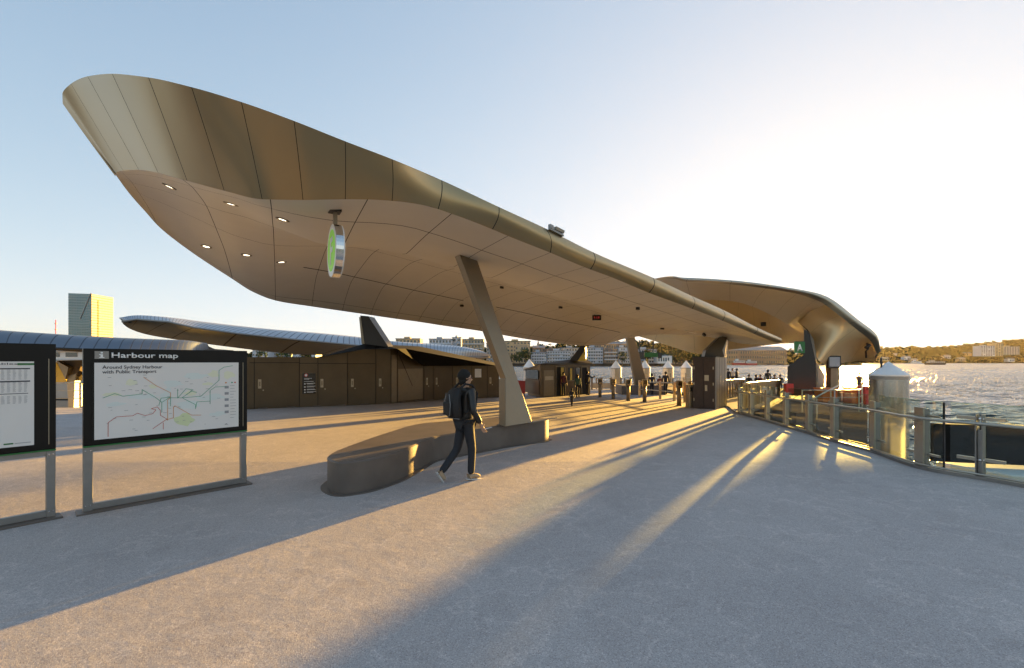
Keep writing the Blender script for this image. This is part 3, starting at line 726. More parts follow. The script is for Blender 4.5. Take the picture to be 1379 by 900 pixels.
    for i in range(60):
        x, y = rr.uniform(.06, .84), rr.uniform(.15, .93); A = put(*q(x, y), .0165); m_.obox(A, d*rr.uniform(.015, .04), nrm*.0006, V((0, 0, .0045)))
    for i in range(12):
        A = put(*q(.93, .36+.045*i), .0165); m_.obox(A, d*rr.uniform(.04, .075), nrm*.0006, V((0, 0, .005)))
    m_.build('place_names', M['ink_grey'], s)
    for i in range(5):
        m_ = MB(); A = put(*q(.885, .40+.095*i), .0165); m_.obox(A, d*.05, nrm*.0006, V((0, 0, .036))); m_.build('legend_picture', M['ink_grey'], s)
    for i, mt in enumerate(['ink_orange', 'bay', 'ink_green', 'ink_red']):
        m_ = MB(); disc(m_, put(*q(.895+.025*i, .31), .0165), nrm, .011, .0008, 12); m_.build('legend_dot', M[mt], s)
    m_ = MB(); a_, z_ = q(.895, .955); m_.extr([put(a_-.02, z_, .0165), put(a_+.005, z_+.016, .0165), put(a_+.03, z_-.004, .0165), put(a_+.006, z_+.004, .0165)], nrm*.0008); m_.build('logo', M['ink'], s)
def timetable(s, put, d, nrm, bx, W):
    m_ = MB(); bx(m_, .2, W-.205, .0155, .017, 1.715, 1.728); bx(m_, .2, W-.205, .0155, .017, 1.575, 1.59); bx(m_, .3, W-.22, .0155, .017, 1.445, 1.452); m_.build('table_headings', M['ink'], s)
    m_ = MB(); bx(m_, W-.30, W-.175, .0155, .017, 1.76, 1.782); m_.build('green_corner', M['green'], s)
    text_obj('Ferries timetables', .55, .022, M['ink'], s, at=put(W-.85, 1.765), xdir=d)
    m_ = MB(); rr = random.Random(5)
    for r in range(30):
        z = 1.705-.0125*r
        if 1.57 < z < 1.6 or 1.43 < z < 1.46: continue
        a = .22
        while a < W-.24:
            l_ = rr.uniform(.018, .026); bx(m_, a, a+l_, .0155, .0162, z, z+.0045); a += .042
    m_.build('timetable_rows', M['ink_grey'], s)
    m_ = MB(); bx(m_, W-.40, W-.33, .0155, .017, .90, .915); m_.build('logo', M['green'], s); m_ = MB(); bx(m_, W-.32, W-.20, .0155, .017, .903, .909); m_.build('small_print', M['ink_grey'], s)
Lm, Rm = G(112, 693), G(333, 652.5)
info_sign('map_sign', Lm, Rm, 'black framed harbour map board with coloured ferry routes on a steel frame', 1.955, (.095, 1.618, .865, 1.785), harbour_map, 'information boards')
Rt = G(75.5, 698); dt = V((.60, .80, 0)).normalized()
info_sign('timetable_sign', Rt-dt*1.73, Rt, 'black framed timetable board cut off by the left edge of the photo', 2.0, (.15, 1.73-.175, .87, 1.80), timetable, 'information boards')

# ------------------------------------------------------------------ second canopy beyond (right)
can2 = empty('ferry_canopy', (14, 28, zg(28)), 'far curved canopy ending in a broad golden wing beside the bright sun', 'canopy')
A2 = [P(*q) for q in [(780, 400, 44), (882, 375.3, 31), (924, 374.3, 29), (983, 377.5, 27.6), (1033, 383, 27.2), (1082, 391, 27.4), (1107, 397, 27.8), (1126, 407, 28), (1156, 431, 28.2), (1180.5, 451, 28.5), (1185.5, 471, 29.2)]]
B2 = [P(*q) for q in [(782, 404, 44), (885, 378.5, 31), (924, 379.2, 29), (983, 383, 27.6), (1031, 388.6, 27.2), (1073, 395.8, 27.4), (1098, 404, 27.8), (1111, 410.5, 27.9), (1144, 436, 28.1), (1172, 459, 28.6), (1181, 477, 29.2)]]
rows, uvs = loft([A2, [((a+b)/2)+V((.03, -.14, .0)) for a, b in zip(A2, B2)], B2], 120, 8)
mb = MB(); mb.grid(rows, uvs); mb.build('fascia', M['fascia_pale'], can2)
S1 = [P(*q) for q in [(782, 404, 44), (885, 378.5, 31), (924, 379.2, 29), (983, 383, 27.6), (1031, 388.6, 27.2), (1073, 395.8, 27.4), (1098, 404, 27.8), (1111, 410.5, 27.9)]]
CR = [P(*q) for q in [(800, 432, 56), (880, 410, 38), (930, 404.2, 33), (983, 405.6, 32.5), (1013, 413, 32.2), (1042.5, 426.6, 32.2), (1062, 437, 32.6), (1074.5, 434, 32.8)]]
rows, uvs = loft([S1, [a.lerp(b, .5)+V((0, 0, .12)) for a, b in zip(S1, CR)], CR], 100, 16)
mb = MB(); mb.grid(rows, uvs); mb.build('soffit', M['soffit_far'], can2)
FR = [P(*q) for q in [(800, 444, 58), (858, 452.5, 48), (936, 476, 38), (977, 472, 38), (1018, 467, 38), (1050, 463, 38), (1080, 462, 38), (1096, 470, 38)]]
rows, uvs = loft([CR, [a.lerp(b, .5)+V((0, 0, .5 if i < 5 else .15)) for i, (a, b) in enumerate(zip(CR, FR))], FR], 100, 20)
mb = MB(); mb.grid(rows, [[(q_[0]*1.5, q_[1]/2) for q_ in r] for r in uvs]); mb.build('inner_vault', M['sunlit_soffit'], can2)
WT = [P(*q) for q in [(1111, 410.5, 27.9), (1130, 425, 28), (1152, 442.5, 28.2), (1172, 459, 28.6), (1181, 477, 29.2)]]
WB = [P(*q) for q in [(1074.5, 434, 32.8), (1091, 449, 30.8), (1105, 488, 28.8), (1145, 488.3, 31.3), (1180, 487.3, 31)]]
rows, uvs = loft([WT, [a.lerp(b, .5)+V((-.1, .0, .12)) for a, b in zip(WT, WB)], WB], 60, 20)
mb = MB(); mb.grid(rows, [[(q_[0]*1.0, q_[1]/2) for q_ in r] for r in uvs]); mb.build('wing_lining', M['sunlit_soffit'], can2)
TT = [A2[0], A2[1], A2[2], A2[3], A2[4], A2[5], A2[6], A2[7]]
TF = [p+V((0, .3, .5)) for p in FR]
rows, uvs = loft([TT, [a.lerp(b, .5)+V((0, 0, .35)) for a, b in zip(TT, CR)], [p+V((0, 0, .5)) for p in CR], [a.lerp(b, .5)+V((0, 0, 1.0)) for a, b in zip(CR, FR)], TF], 100, 12)
mb = MB(); mb.grid(rows, uvs); mb.build('roof_skin', M['rooftop'], can2)
WO = A2[7:]+[]
WO = [A2[7], (A2[8]+A2[7])/2, A2[8], A2[9], A2[10]]
WP = [p+V((.25, .3, .25)) for p in WB]
rows, uvs = loft([WO, [a.lerp(b, .5)+V((.2, .1, .35)) for a, b in zip(WO, WP)], WP], 40, 10)
mb = MB(); mb.grid(rows, uvs); mb.build('wing_skin', M['rooftop'], can2)
mb = MB(); mb.grid([WB, WP], smooth=False); mb.build('wing_edge', M['fascia'], can2)
mb = MB(); mb.grid([FR, TF], smooth=False); mb.build('rear_edge', M['fascia'], can2)
m2 = MB(); c = P(1028, 438.5, 33.5); m2.box(c.x-.16, c.y-.1, c.z-.06, c.x+.16, c.y+.1, c.z+.25); tag(m2.build('ceiling_light', M['black_metal'], bevel=.02), 'small box light under the golden vault of the far canopy', 'light')
m2 = MB(); m2.tube([P(1167, 461, 29.0), P(1169, 470, 28.9), P(1166, 473, 28.9), P(1166.5, 482, 29)], .06); m2.tube([P(1171, 464.5, 28.8), P(1166, 469, 28.8)], .11)
tag(m2.build('security_camera', M['black_metal']), 'small dark camera arm hanging inside the tip of the golden wing', 'camera')

# ------------------------------------------------------------------ left background canopies
can3 = empty('pier_canopy', (-14, 34, zg(34)), 'long low canopy with silver ribbed roof behind the bronze service block', 'canopy')
def PP(L): return [P(*q) for q in L]
Ttop = PP([(165, 432.5, 31), (196, 429, 33), (240, 431.3, 35), (300, 437, 36), (370, 444, 37), (430, 448.5, 37.5), (485, 454, 38), (526, 459.5, 38.5), (580, 463, 39.5), (620, 466.5, 40), (648, 472.5, 40.5), (659, 480, 40.5)])
Tlow = PP([(165, 433.2, 30.8), (185, 429.8, 31), (228, 433.4, 31), (262, 441, 31.5), (320, 449, 32.5), (407, 458, 34), (485, 465.3, 35.5), (523, 467.3, 36.5), (581, 477, 38), (615, 479.5, 39), (645, 481, 40), (659, 480.8, 40.4)])
Sbot = PP([(165, 436, 31.5), (175, 443, 32), (195, 450, 32.5), (230, 456.5, 33), (300, 466.3, 34), (378, 475.5, 36), (430, 478, 38), (480, 473, 39), (546, 475, 40), (610, 482.5, 40), (640, 485.5, 40.6), (659, 481.6, 40.5)])
rows, uvs = loft([Ttop, [a.lerp(b, .5)+V((0, -.3, .22)) for a, b in zip(Ttop, Tlow)], Tlow], 160, 10)
mb = MB(); mb.grid(rows, [[(q_[0]*9, q_[1]) for q_ in r] for r in uvs]); mb.build('roof_sheet', M['rooftop'], can3)
rows, uvs = loft([Tlow, [a.lerp(b, .5)+V((0, .2, .15)) for a, b in zip(Tlow, Sbot)], Sbot], 160, 12)
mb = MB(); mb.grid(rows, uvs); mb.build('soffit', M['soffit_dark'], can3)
mb = MB(); mb.tube([p+V((0, -.04, -.03)) for p in Tlow], .07, 8); mb.build('edge_gutter', M['steel_dull'], can3)
bk = [p+V((0, 1.5, -.2)) for p in Ttop]
mb = MB(); mb.grid([Ttop, bk, [p+V((0, .6, .1)) for p in Sbot]], smooth=False); mb.build('rear_roof', M['rooftop'], can3)
can4 = empty('left_wharf_canopy', (-22, 25, zg(25)), 'low grey-blue seamed canopy roof behind the information boards at left', 'canopy')
Ttop = PP([(-260, 437, 22), (-60, 442, 23), (40, 448.5, 24), (140, 455.5, 25), (210, 458.5, 26), (255, 460.3, 27), (276, 464.5, 28), (282, 468, 28.4)])
Tlow = PP([(-260, 462, 20), (-60, 462, 20.5), (40, 466.5, 21), (140, 470.5, 22), (210, 472.5, 23.5), (250, 472.8, 25), (270, 472, 27), (281, 469.5, 28.2)])
rows, uvs = loft([Ttop, [a.lerp(b, .5)+V((0, -.2, .3)) for a, b in zip(Ttop, Tlow)], Tlow], 120, 10)
mb = MB(); mb.grid(rows, [[(q_[0]*5+q_[1]*.9, q_[1]) for q_ in r] for r in uvs]); mb.build('roof_sheet', jointed('blue_grey_metal', (0.13, 0.155, 0.195), 0.4, 0.85, 1.0, 0.10, dark=(0.07, 0.08, 0.10), tone=0.04), can4)
bk = [p+V((0, 4, -1.0)) for p in Ttop]
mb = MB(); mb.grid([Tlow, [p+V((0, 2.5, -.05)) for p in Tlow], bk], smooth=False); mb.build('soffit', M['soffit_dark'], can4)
mb = MB(); mb.tube([p+V((0, -.03, -.05)) for p in Tlow], .06, 8); mb.build('edge_gutter', M['black_metal'], can4)
mb = MB(); mb.grid([Ttop, bk], smooth=False); mb.build('rear_roof', M['rooftop'], can4)
# folded support of that canopy, in the gap between the boards
sp = empty('folded_support', GY(100, 25), 'faceted bronze and yellow support under the left canopy, seen between the boards', 'support')
def tri(mat_, *pts, depth=.25):
    m_ = MB(); m_.extr([P(*p) for p in pts], V((0, depth, 0))); return m_.build('facet', M[mat_], sp)
tri('soffit_dark', (76, 486, 25), (112, 485, 25), (104, 507, 24.6), (88, 511, 24.6))
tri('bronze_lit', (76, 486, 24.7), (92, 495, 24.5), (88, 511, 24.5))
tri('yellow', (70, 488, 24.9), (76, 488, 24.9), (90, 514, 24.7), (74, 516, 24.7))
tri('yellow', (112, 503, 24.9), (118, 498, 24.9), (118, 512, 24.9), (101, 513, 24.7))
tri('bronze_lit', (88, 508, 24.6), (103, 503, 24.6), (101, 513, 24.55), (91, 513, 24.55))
m_ = MB(); m_.extr([P(90, 512, 24.8), P(101, 512, 24.8), P(99, 560, 24.8), P(93, 560, 24.8)], V((0, .3, 0))); m_.build('column_foot', M['steel_dull'], sp)

# ------------------------------------------------------------------ service block with doors (left middle)
blk = empty('service_block', GY(480, 23), 'long bronze panelled service block with a row of doors and a folded roof', 'service building')
base = [(334.5, 551.5), (404, 548.6), (465, 546.5), (526, 543.6), (566.6, 540.3), (610, 537.2), (672, 535.4)]
bpts = [G(*b) for b in base]
bpts.insert(0, bpts[0]+(bpts[0]-bpts[1]).normalized()*1.4)
cum = [0]
for a, b in zip(bpts[:-1], bpts[1:]): cum.append(cum[-1]+(b-a).length)
def wall_at(s, z=None):
    i = 0
    while i < len(cum)-2 and s > cum[i+1]: i += 1
    t = (s-cum[i])/(cum[i+1]-cum[i]); p = bpts[i].lerp(bpts[i+1], t)
    if z is not None: p.z = z
    return p
def s_at(u):
    lo, hi = 0, cum[-1]
    for _ in range(40):
        m_ = (lo+hi)/2; p = wall_at(m_)
        if U0+p.x/p.y*F < u: lo = m_
        else: hi = m_
    return lo
def nrm_at(s):
    a, b = wall_at(max(0, s-.05)), wall_at(min(cum[-1], s+.05)); d = (b-a); d.z = 0; d.normalize(); return d, V((d.y, -d.x, 0))
topuv = [(300, 481.2), (427, 481.2), (433, 480.6), (470, 474.5), (491, 470), (505.6, 469), (534.7, 469), (552, 480), (571, 492.5), (610, 492), (672, 492)]
su = [s_at(u) for u, _ in topuv]; 
sv = [H-(v-V0)/F*wall_at(s).y for (u, v), s in zip(topuv, su)]
su[0] = 0; su[-1] = cum[-1]
def ztop(s):
    for i in range(len(su)-1):
        if s <= su[i+1]: return sv[i]+(sv[i+1]-sv[i])*(s-su[i])/(su[i+1]-su[i])
    return sv[-1]
ss = sorted(set(cum+su+[cum[-1]*i/60 for i in range(61)]))
fb = [wall_at(s) for s in ss]; ft = [wall_at(s, ztop(s)) for s in ss]
for p in fb: p.z -= .05
dep = V((-1.2, 3.2, 0))
mb = MB(); mb.grid([fb, ft, [p+dep for p in ft], [p+dep for p in fb]], smooth=False)
mb.add([fb[0], ft[0], ft[0]+dep, fb[0]+dep, fb[-1], ft[-1], ft[-1]+dep, fb[-1]+dep], [(0, 1, 2, 3), (4, 5, 6, 7)])
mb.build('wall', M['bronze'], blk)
def wall_panel(name, u0, u1, v0, v1, mt, proud=.02, parent=blk, vb=None):
    """panel on the wall between picture columns u0,u1 and rows v0,v1 (heights taken at its left edge)"""
    s0, s1 = s_at(u0), s_at(u1); p, q = wall_at(s0), wall_at(s1); d, n_ = nrm_at((s0+s1)/2)
    za, zb = H-(v0-V0)/F*p.y, H-(v1-V0)/F*p.y
    za2, zb2 = za, (zb if vb is None else H-(vb-V0)/F*q.y)
    off = n_*proud
    pts = [V((p.x, p.y, zb)), V((q.x, q.y, zb2)), V((q.x, q.y, za2)), V((p.x, p.y, za))]
    m_ = MB(); m_.extr([x+off for x in pts], -n_*(proud-.002)); return m_.build(name, M[mt], parent)
doors = [(343, 402, 489.5, 549, 347.5), (428.5, 467, 489.5, 546.6, 431.5), (468.5, 504.5, 489, 544.5, 472.5), (506.5, 525.5, 478, 543.5, 510), (571, 582.5, 495.5, 538.5, 573.5), (584, 608.5, 496.5, 537, 586.5), (610, 634, 496.5, 535.6, 614), (656.5, 668, 496.5, 534.3, 659)]
doors = [(u0, u1, v0, min(v1, 2000), h) for u0, u1, v0, v1, h in doors]
dlab = ['wide', None, None, None, None, None, None, None]
for u0, u1, v0, v1, hu in doors:
    d_ = wall_panel('door', u0+.4, u1-.4, v0, v1, 'bronze', .018)
    s0 = s_at(hu); p = wall_at(s0); dd, n_ = nrm_at(s0)
    for nm, z1, z0_, wd, mt, pr in (('handle_plate', -.62+2.06, -.62+1.62, .125, 'brass', .03), ):
        zc = zg(p.y); m_ = MB(); m_.obox(V((p.x, p.y, zc+.90))+n_*.02, dd*wd, n_*.012, V((0, 0, .40))); h_ = m_.build('handle_plate', M['brass'], d_)
        h_.parent = d_
        for v_ in h_.data.vertices: pass
    m_ = MB(); m_.obox(V((p.x, p.y, zc+1.0))+n_*.032+dd*.03, dd*.06, n_*.008, V((0, 0, .2))); m_.build('recess', M['bronze_lit'], d_)
    m_ = MB(); disc(m_, V((p.x, p.y, zc+.82))+n_*.018+dd*.2, n_, .03, .014, 12); m_.build('lock', M['brass'], d_)
for u in (342, 402.8, 427.8, 467.8, 505.5, 526.2, 535, 570.3, 583.2, 609.2, 635, 656):
    s0 = s_at(u); p = wall_at(s0); dd, n_ = nrm_at(s0); zt = ztop(s0)
    m_ = MB(); m_.obox(V((p.x, p.y, zg(p.y)-.02))+n_*.001, dd*.022, n_*.004, V((0, 0, zt-zg(p.y)))); m_.build('joint', M['gap'], blk)
for u0, u1 in ((336, 402.5), (403.5, 427), (428.5, 467), (468.5, 505)):
    s0, s1 = s_at(u0), s_at(u1); m_ = MB()
    p, q = wall_at(s0), wall_at(s1); d, n_ = nrm_at((s0+s1)/2); z = zg(p.y)+2.02
    m_.obox(V((p.x, p.y, z))+n_*.002, q-p-V((0, 0, q.z-p.z)), n_*.02, V((0, 0, .022))); m_.build('transom_joint', M['gap'], blk)
for u0, u1 in ((527, 534), (536, 569)):
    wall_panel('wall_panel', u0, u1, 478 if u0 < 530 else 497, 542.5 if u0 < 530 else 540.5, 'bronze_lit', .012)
# diagonal seam on the splayed panel
s0, s1 = s_at(537), s_at(563); p, q = wall_at(s0), wall_at(s1); d, n_ = nrm_at(s0+.1)
m_ = MB(); a = V((p.x, p.y, H-(478-V0)/F*p.y))+n_*.013; b = V((q.x, q.y, zg(q.y)+.05))+n_*.013
m_.extr([a, a+d*.04, b+d*.04, b], n_*.005); m_.build('diagonal_seam', M['gap'], blk)
for i in range(14):
    s0 = cum[-1]*(i+.6)/14.3; p = wall_at(s0); dd, n_ = nrm_at(s0)
    m_ = MB(); m_.obox(V((p.x, p.y, zg(p.y)-.03))-n_*.02, dd*.35, n_*.13, V((0, 0, .075))); m_.build('plinth_block', M['concrete'], blk)
# folded roof
m_ = MB(); dfo = V((0, 2.8, .12))
zr = lambda u, v, dy=0: V((0, 0, 0))
A_, B_, C_, D_, E_, F_ = P(428, 481.4, 20.2), P(491, 463, 23.5), P(523, 466.5, 23.7), P(540, 469, 22.6), P(571, 493.5, 24.7), P(668, 492.5, 28.7)
Bf, Df = P(491, 470.3, 21.9), P(535, 469.8, 22.3)
m_.add([A_, Bf, B_, C_, Df, D_+V((0, 1, 0)), E_+V((0, -.15, .02)), F_+V((0, -.3, 0)), F_+V((0, 2.5, .15)), C_+V((1, 3, .1)), A_+V((-1, 3, .05))],
       [(0, 1, 2), (1, 4, 3, 2), (4, 5, 3), (0, 2, 10), (2, 3, 9, 10), (3, 5, 9), (5, 4, 6), (5, 6, 7), (5, 7, 8, 9)])
for a_, b_ in zip(ss[:-1], ss[1:]):
    if a_ >= s_at(500) and b_ <= s_at(575):
        q1, q2 = wall_at(a_, ztop(a_)), wall_at(b_, ztop(b_)); _, n1 = nrm_at(a_); _, n2 = nrm_at(b_)
        m_.obox(q1+n1*.07+V((0, 0, -.03)), q2-q1, -n1*.07+dep*.9, V((0, 0, .07)))
m_.build('folded_roof', M['matt_black'], blk)
wall_panel('notice', 639.5, 648, 497, 508.5, 'signwhite', .02)
ns = wall_panel('notice_board', 407, 425, 503, 530.5, 'black', .02)
s0 = s_at(407); p = wall_at(s0); dd, n_ = nrm_at(s0+.2); zc = H-(530.5-V0)/F*p.y
m_ = MB(); disc(m_, V((p.x, p.y, zc+.86))+dd*.16+n_*.021, n_, .085, .006, 20); m_.build('red_circle', M['red'], ns)
m_ = MB(); disc(m_, V((p.x, p.y, zc+.86))+dd*.16+n_*.027, n_, .055, .004, 20); m_.build('white_circle', M['signwhite'], ns)
m_ = MB(); 
for z, wd in ((.70, .35), (.66, .22), (.56, .42), (.47, .38), (.44, .3), (.34, .4), (.30, .34), (.20, .36), (.17, .4), (.08, .42), (.05, .3)):
    m_.obox(V((p.x, p.y, zc+z))+dd*(.08 if z > .5 else .19)+n_*.021, dd*wd*.95, n_*.003, V((0, 0, .016)))
for z in (.45, .31, .18, .06): m_.obox(V((p.x, p.y, zc+z-.02))+dd*.08+n_*.021, dd*.06, n_*.003, V((0, 0, .05)))
m_.build('notice_text', M['signwhite'], ns)
# dark fin pylons carrying the main canopy
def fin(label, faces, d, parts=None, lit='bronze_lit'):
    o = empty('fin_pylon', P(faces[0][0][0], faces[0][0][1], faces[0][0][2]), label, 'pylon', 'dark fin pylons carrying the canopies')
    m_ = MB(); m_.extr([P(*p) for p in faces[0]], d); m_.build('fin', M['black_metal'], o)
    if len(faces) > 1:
        m_ = MB(); m_.extr([P(*p) for p in faces[1]], V(d)*.9); m_.build('side_face', M[lit], o)  # sunlit look of the side face comes from its lighter material
    return o
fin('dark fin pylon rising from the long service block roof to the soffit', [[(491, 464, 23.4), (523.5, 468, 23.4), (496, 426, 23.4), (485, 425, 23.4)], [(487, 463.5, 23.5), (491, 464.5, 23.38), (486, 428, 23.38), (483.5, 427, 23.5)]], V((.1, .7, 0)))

# ------------------------------------------------------------------ kiosk
kio = empty('ticket_kiosk', GY(750, 31), 'small dark bronze kiosk with open doors and a sloping roof below the canopy', 'kiosk')
kA, kB_ = G(727.5, 535.3), G(795, 530.8)
kC = GY(707.5, 31.8); 
def kz(p, v): return V((p.x, p.y, H-(v-V0)/F*p.y))
dk = (kB_-kA); Lk = dk.length; dkn = V((dk.x, dk.y, 0)).normalized(); nk = V((dkn.y, -dkn.x, 0))
back_ = -nk*3.2
kAt, kBt, kCt = kz(kA, 491.5), kz(kB_, 491.5), kz(kC, 499.5)
kD = kB_+back_; kDt = V((kD.x, kD.y, kBt.z)); kE = kC+V((1.0, 2.6, 0)); kEt = V((kE.x, kE.y, kCt.z))
lean = V((.10, 0, 0))
m_ = MB(); m_.add([kA, kB_, kD, kE, kC+V((.18, 0, 0)), kAt, kBt, kDt, kEt, kCt], [(0, 1, 6, 5), (1, 2, 7, 6), (2, 3, 8, 7), (3, 4, 9, 8), (4, 0, 5, 9), (5, 6, 7, 8, 9)]); m_.build('wall', M['bronze'], kio)
rg = P(765, 484.5, 31.5); rg2 = P(790, 484, 34)
m_ = MB(); q1, q2, q3, q4, q5 = [p+V((0, 0, .02)) for p in (kAt+nk*.15-dkn*.1, kBt+nk*.15+dkn*.1, kDt, kEt, kCt-V((.15, .1, 0)))]
m_.add([q1, q2, q3, q4, q5, rg, rg2]+[p+V((0, 0, .07)) for p in (q1, q2, q3, q4, q5)], [(7, 8, 6, 5), (8, 9, 6), (9, 10, 11, 5, 6), (11, 7, 5), (0, 1, 8, 7), (1, 2, 9, 8), (2, 3, 10, 9), (3, 4, 11, 10), (4, 0, 7, 11)]); m_.build('roof', M['black_metal'], kio)
def kf(m_, a0, a1, z0_, z1_, y0=.0, y1=.02):
    o = V((kA.x, kA.y, 0))+dkn*a0*Lk+nk*y0; m_.obox(V((o.x, o.y, zg(o.y)+z0_)), dkn*(a1-a0)*Lk, nk*(y1-y0), V((0, 0, z1_-z0_))); return m_
for a0, a1 in ((.28, .44), (.80, .91)):
    d_ = kf(MB(), a0, a1, .03, 1.98, 0, .012).build('doorway', M['gap'], kio)
    kf(MB(), a0-.012, a0, .0, 2.03, 0, .05).build('jamb', M['bronze_lit'], d_); kf(MB(), a1, a1+.012, .0, 2.03, 0, .05).build('jamb', M['bronze_lit'], d_); kf(MB(), a0, a1, 1.985, 2.03, 0, .05).build('lintel', M['bronze_lit'], d_)
kf(MB(), .375, .43, .05, 1.95, .013, .02).build('lit_door_leaf', M['yellow'], kio)  # sunlight on the leaf is put into its yellow
for a0, a1 in ((.52, .63), (.655, .76)):
    d_ = kf(MB(), a0, a1, 1.05, 1.95, 0, .014).build('window', M['window'], kio)
    kf(MB(), a0-.008, a1+.008, 1.0, 1.045, 0, .03).build('sill', M['bronze_lit'], d_)
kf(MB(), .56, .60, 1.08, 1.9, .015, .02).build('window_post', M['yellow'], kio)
d_ = kf(MB(), .08, .23, 1.1, 1.35, .0, .02).build('plaque', M['brass'], kio)
kf(MB(), .06, .25, .05, 1.75, .0, .01).build('panel', M['bronze_lit'], kio)
kf(MB(), -.01, .27, -.06, .03, -.3, .05).build('step', M['concrete'], kio)
sdn = (kC-kA); sdn.z = 0; sdn.normalize(); sn = V((-sdn.y, sdn.x, 0)); sn = sn if sn.x < 0 else -sn
Ls = (kC-kA).length
m_ = MB(); m_.obox(V((kA.x, kA.y, zg(kA.y)+1.15))+sdn*.25+sn*.05, sdn*(Ls-.5), sn*.02, V((0, 0, .6))); m_.build('side_window', M['window'], kio)
m_ = MB(); m_.obox(V((kA.x, kA.y, zg(kA.y)+.15))+sdn*.1+sn*.02, sdn*(Ls-.2), sn*.02, V((0, 0, .95))); m_.build('side_panel', M['black_metal'], kio)
fin('dark fin pylon leaning right above the kiosk roof, with a lit gold flank', [[(766.5, 486, 31.6), (778, 486, 31.6), (788, 470, 31.6), (788, 465, 31.6), (783, 464.5, 31.6)], [(778, 486, 31.62), (788.5, 486, 31.62), (788.5, 471, 31.62)]], V((.2, .6, 0)), lit='yellow')  # gold sunlight on the flank is painted as yellow

# ------------------------------------------------------------------ cabinet with fin pylon, right middle
cab = empty('equipment_cabinet', G(948, 550.5), 'tall dark brown cabinet with a grey seamed side, below the canopy tip', 'cabinet')
cA, cB = G(932.7, 550), G(963, 551.5); cC = G(978, 548); zt = 1.98
dc = V(((cB-cA).x, (cB-cA).y, 0)); Lc = dc.length; dcn = dc.normalized(); nc = V((dcn.y, -dcn.x, 0)); cD = cC-dc
m_ = MB(); q = [cA, cB, cC, cD]; m_.extr([V((p.x, p.y, zg(p.y)-.02)) for p in q], [V((p.x, p.y, zt)) for p in q]); m_.build('housing', M['brown_door'], cab, bevel=.01)
def cf(m_, a0, a1, z0_, z1_, y0, y1):
    o = V((cA.x, cA.y, 0))+dcn*a0+nc*y0; zz = zg(cA.y); m_.obox(V((o.x, o.y, zz+z0_)), dcn*(a1-a0), nc*(y1-y0), V((0, 0, z1_-z0_))); return m_
for i, (a0, a1) in enumerate(((.04, Lc*.5-.01), (Lc*.5+.01, Lc-.04))):
    d_ = cf(MB(), a0, a1, .08, 2.14, 0, .02).build('door', M['brown_door'], cab, bevel=.004)
    for z in (.35, 1.05, 1.75): cf(MB(), (a0+.01 if i == 0 else a1-.05), (a0+.05 if i == 0 else a1-.01), z, z+.12, .021, .035).build('hinge', M['brass'], d_)
    if i == 1:
        cf(MB(), a0+.03, a0+.21, 1.25, 1.5, .021, .027).build('label_plate', M['brass'], d_); cf(MB(), a0+.05, a0+.15, .80, 1.06, .021, .03).build('handle_plate', M['brass'], d_)
m_ = MB(); sd3 = (cC-cB); sd3.z = 0; Ls3 = sd3.length; sd3.normalize(); s3 = V((sd3.y, -sd3.x, 0)); s3 = s3 if s3.x > 0 else -s3
m_.obox(V((cB.x, cB.y, zg(cB.y)))+s3*.002, sd3*Ls3, s3*.03, V((0, 0, zt-zg(cB.y)))); sdp = m_.build('side_cladding', M['steel_dull'], cab)
for i in range(4):
    m_ = MB(); m_.obox(V((cB.x, cB.y, zg(cB.y)+.0))+s3*.033+sd3*(Ls3*(.08+.22*i)), sd3*.02+V((0, 0, 0)), s3*.006, V((0, 0, zt-zg(cB.y)-.01))); m_.build('seam', M['black_metal'], sdp)
m_ = MB(); m_.extr([V((p.x, p.y, zt)) for p in (cA-dcn*.05+nc*.05, cB+dcn*.05+nc*.05, cC, cD)], V((0, 0, .035))); m_.build('cap', M['black_metal'], cab)
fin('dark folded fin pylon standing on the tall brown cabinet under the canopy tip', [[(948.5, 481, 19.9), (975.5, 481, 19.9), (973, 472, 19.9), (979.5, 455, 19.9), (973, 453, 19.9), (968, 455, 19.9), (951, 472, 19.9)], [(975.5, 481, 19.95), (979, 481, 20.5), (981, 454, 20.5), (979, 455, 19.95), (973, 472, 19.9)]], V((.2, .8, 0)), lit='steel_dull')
pst = empty('reader_box', G(929.5, 549.5), 'brass coloured box post standing against the left side of the brown cabinet', 'post')
p = G(929.5, 549.5); m_ = MB(); m_.box(p.x-.10, p.y-.1, p.z-.02, p.x+.14, p.y+.3, p.z+1.05); m_.build('case', M['column'], pst, bevel=.01); m_ = MB(); m_.box(p.x-.06, p.y-.108, p.z+.75, p.x+.10, p.y-.101, p.z+.95); m_.build('screen', M['black'], pst)

# ------------------------------------------------------------------ pylon with hut beneath the far canopy
hut = empty('pylon_hut', GY(1083, 29), 'black hut with a tall curved pylon head under the far canopy', 'hut')
Yh = 28.5
m_ = MB(); m_.extr([P(1060.5, 533, Yh), P(1099, 533, Yh), P(1098.5, 486, Yh), P(1093, 462, Yh), P(1088, 446, Yh), P(1082.5, 444, Yh), P(1083, 478, Yh), P(1077, 482, Yh), P(1060.5, 494, Yh)], V((2.1, 3.0, 0))); m_.build('wall', M['black_metal'], hut)
m_ = MB(); m_.extr([P(1099, 533, Yh+.1), P(1109, 531, Yh+2.0), P(1111, 506, Yh+2.0), P(1104, 495, Yh+1.5), P(1099, 486, Yh+.1)], V((0, .6, 0))); m_.build('side_wall', M['bronze'], hut)
m_ = MB(); m_.extr([P(1098.7, 486, Yh+.02), P(1100.5, 484, Yh+.4), P(1096, 458, Yh+.4), P(1089.5, 446, Yh+.1), P(1093, 462, Yh+.02)], V((.05, .6, 0))); m_.build('pylon_flank', M['steel_dull'], hut)
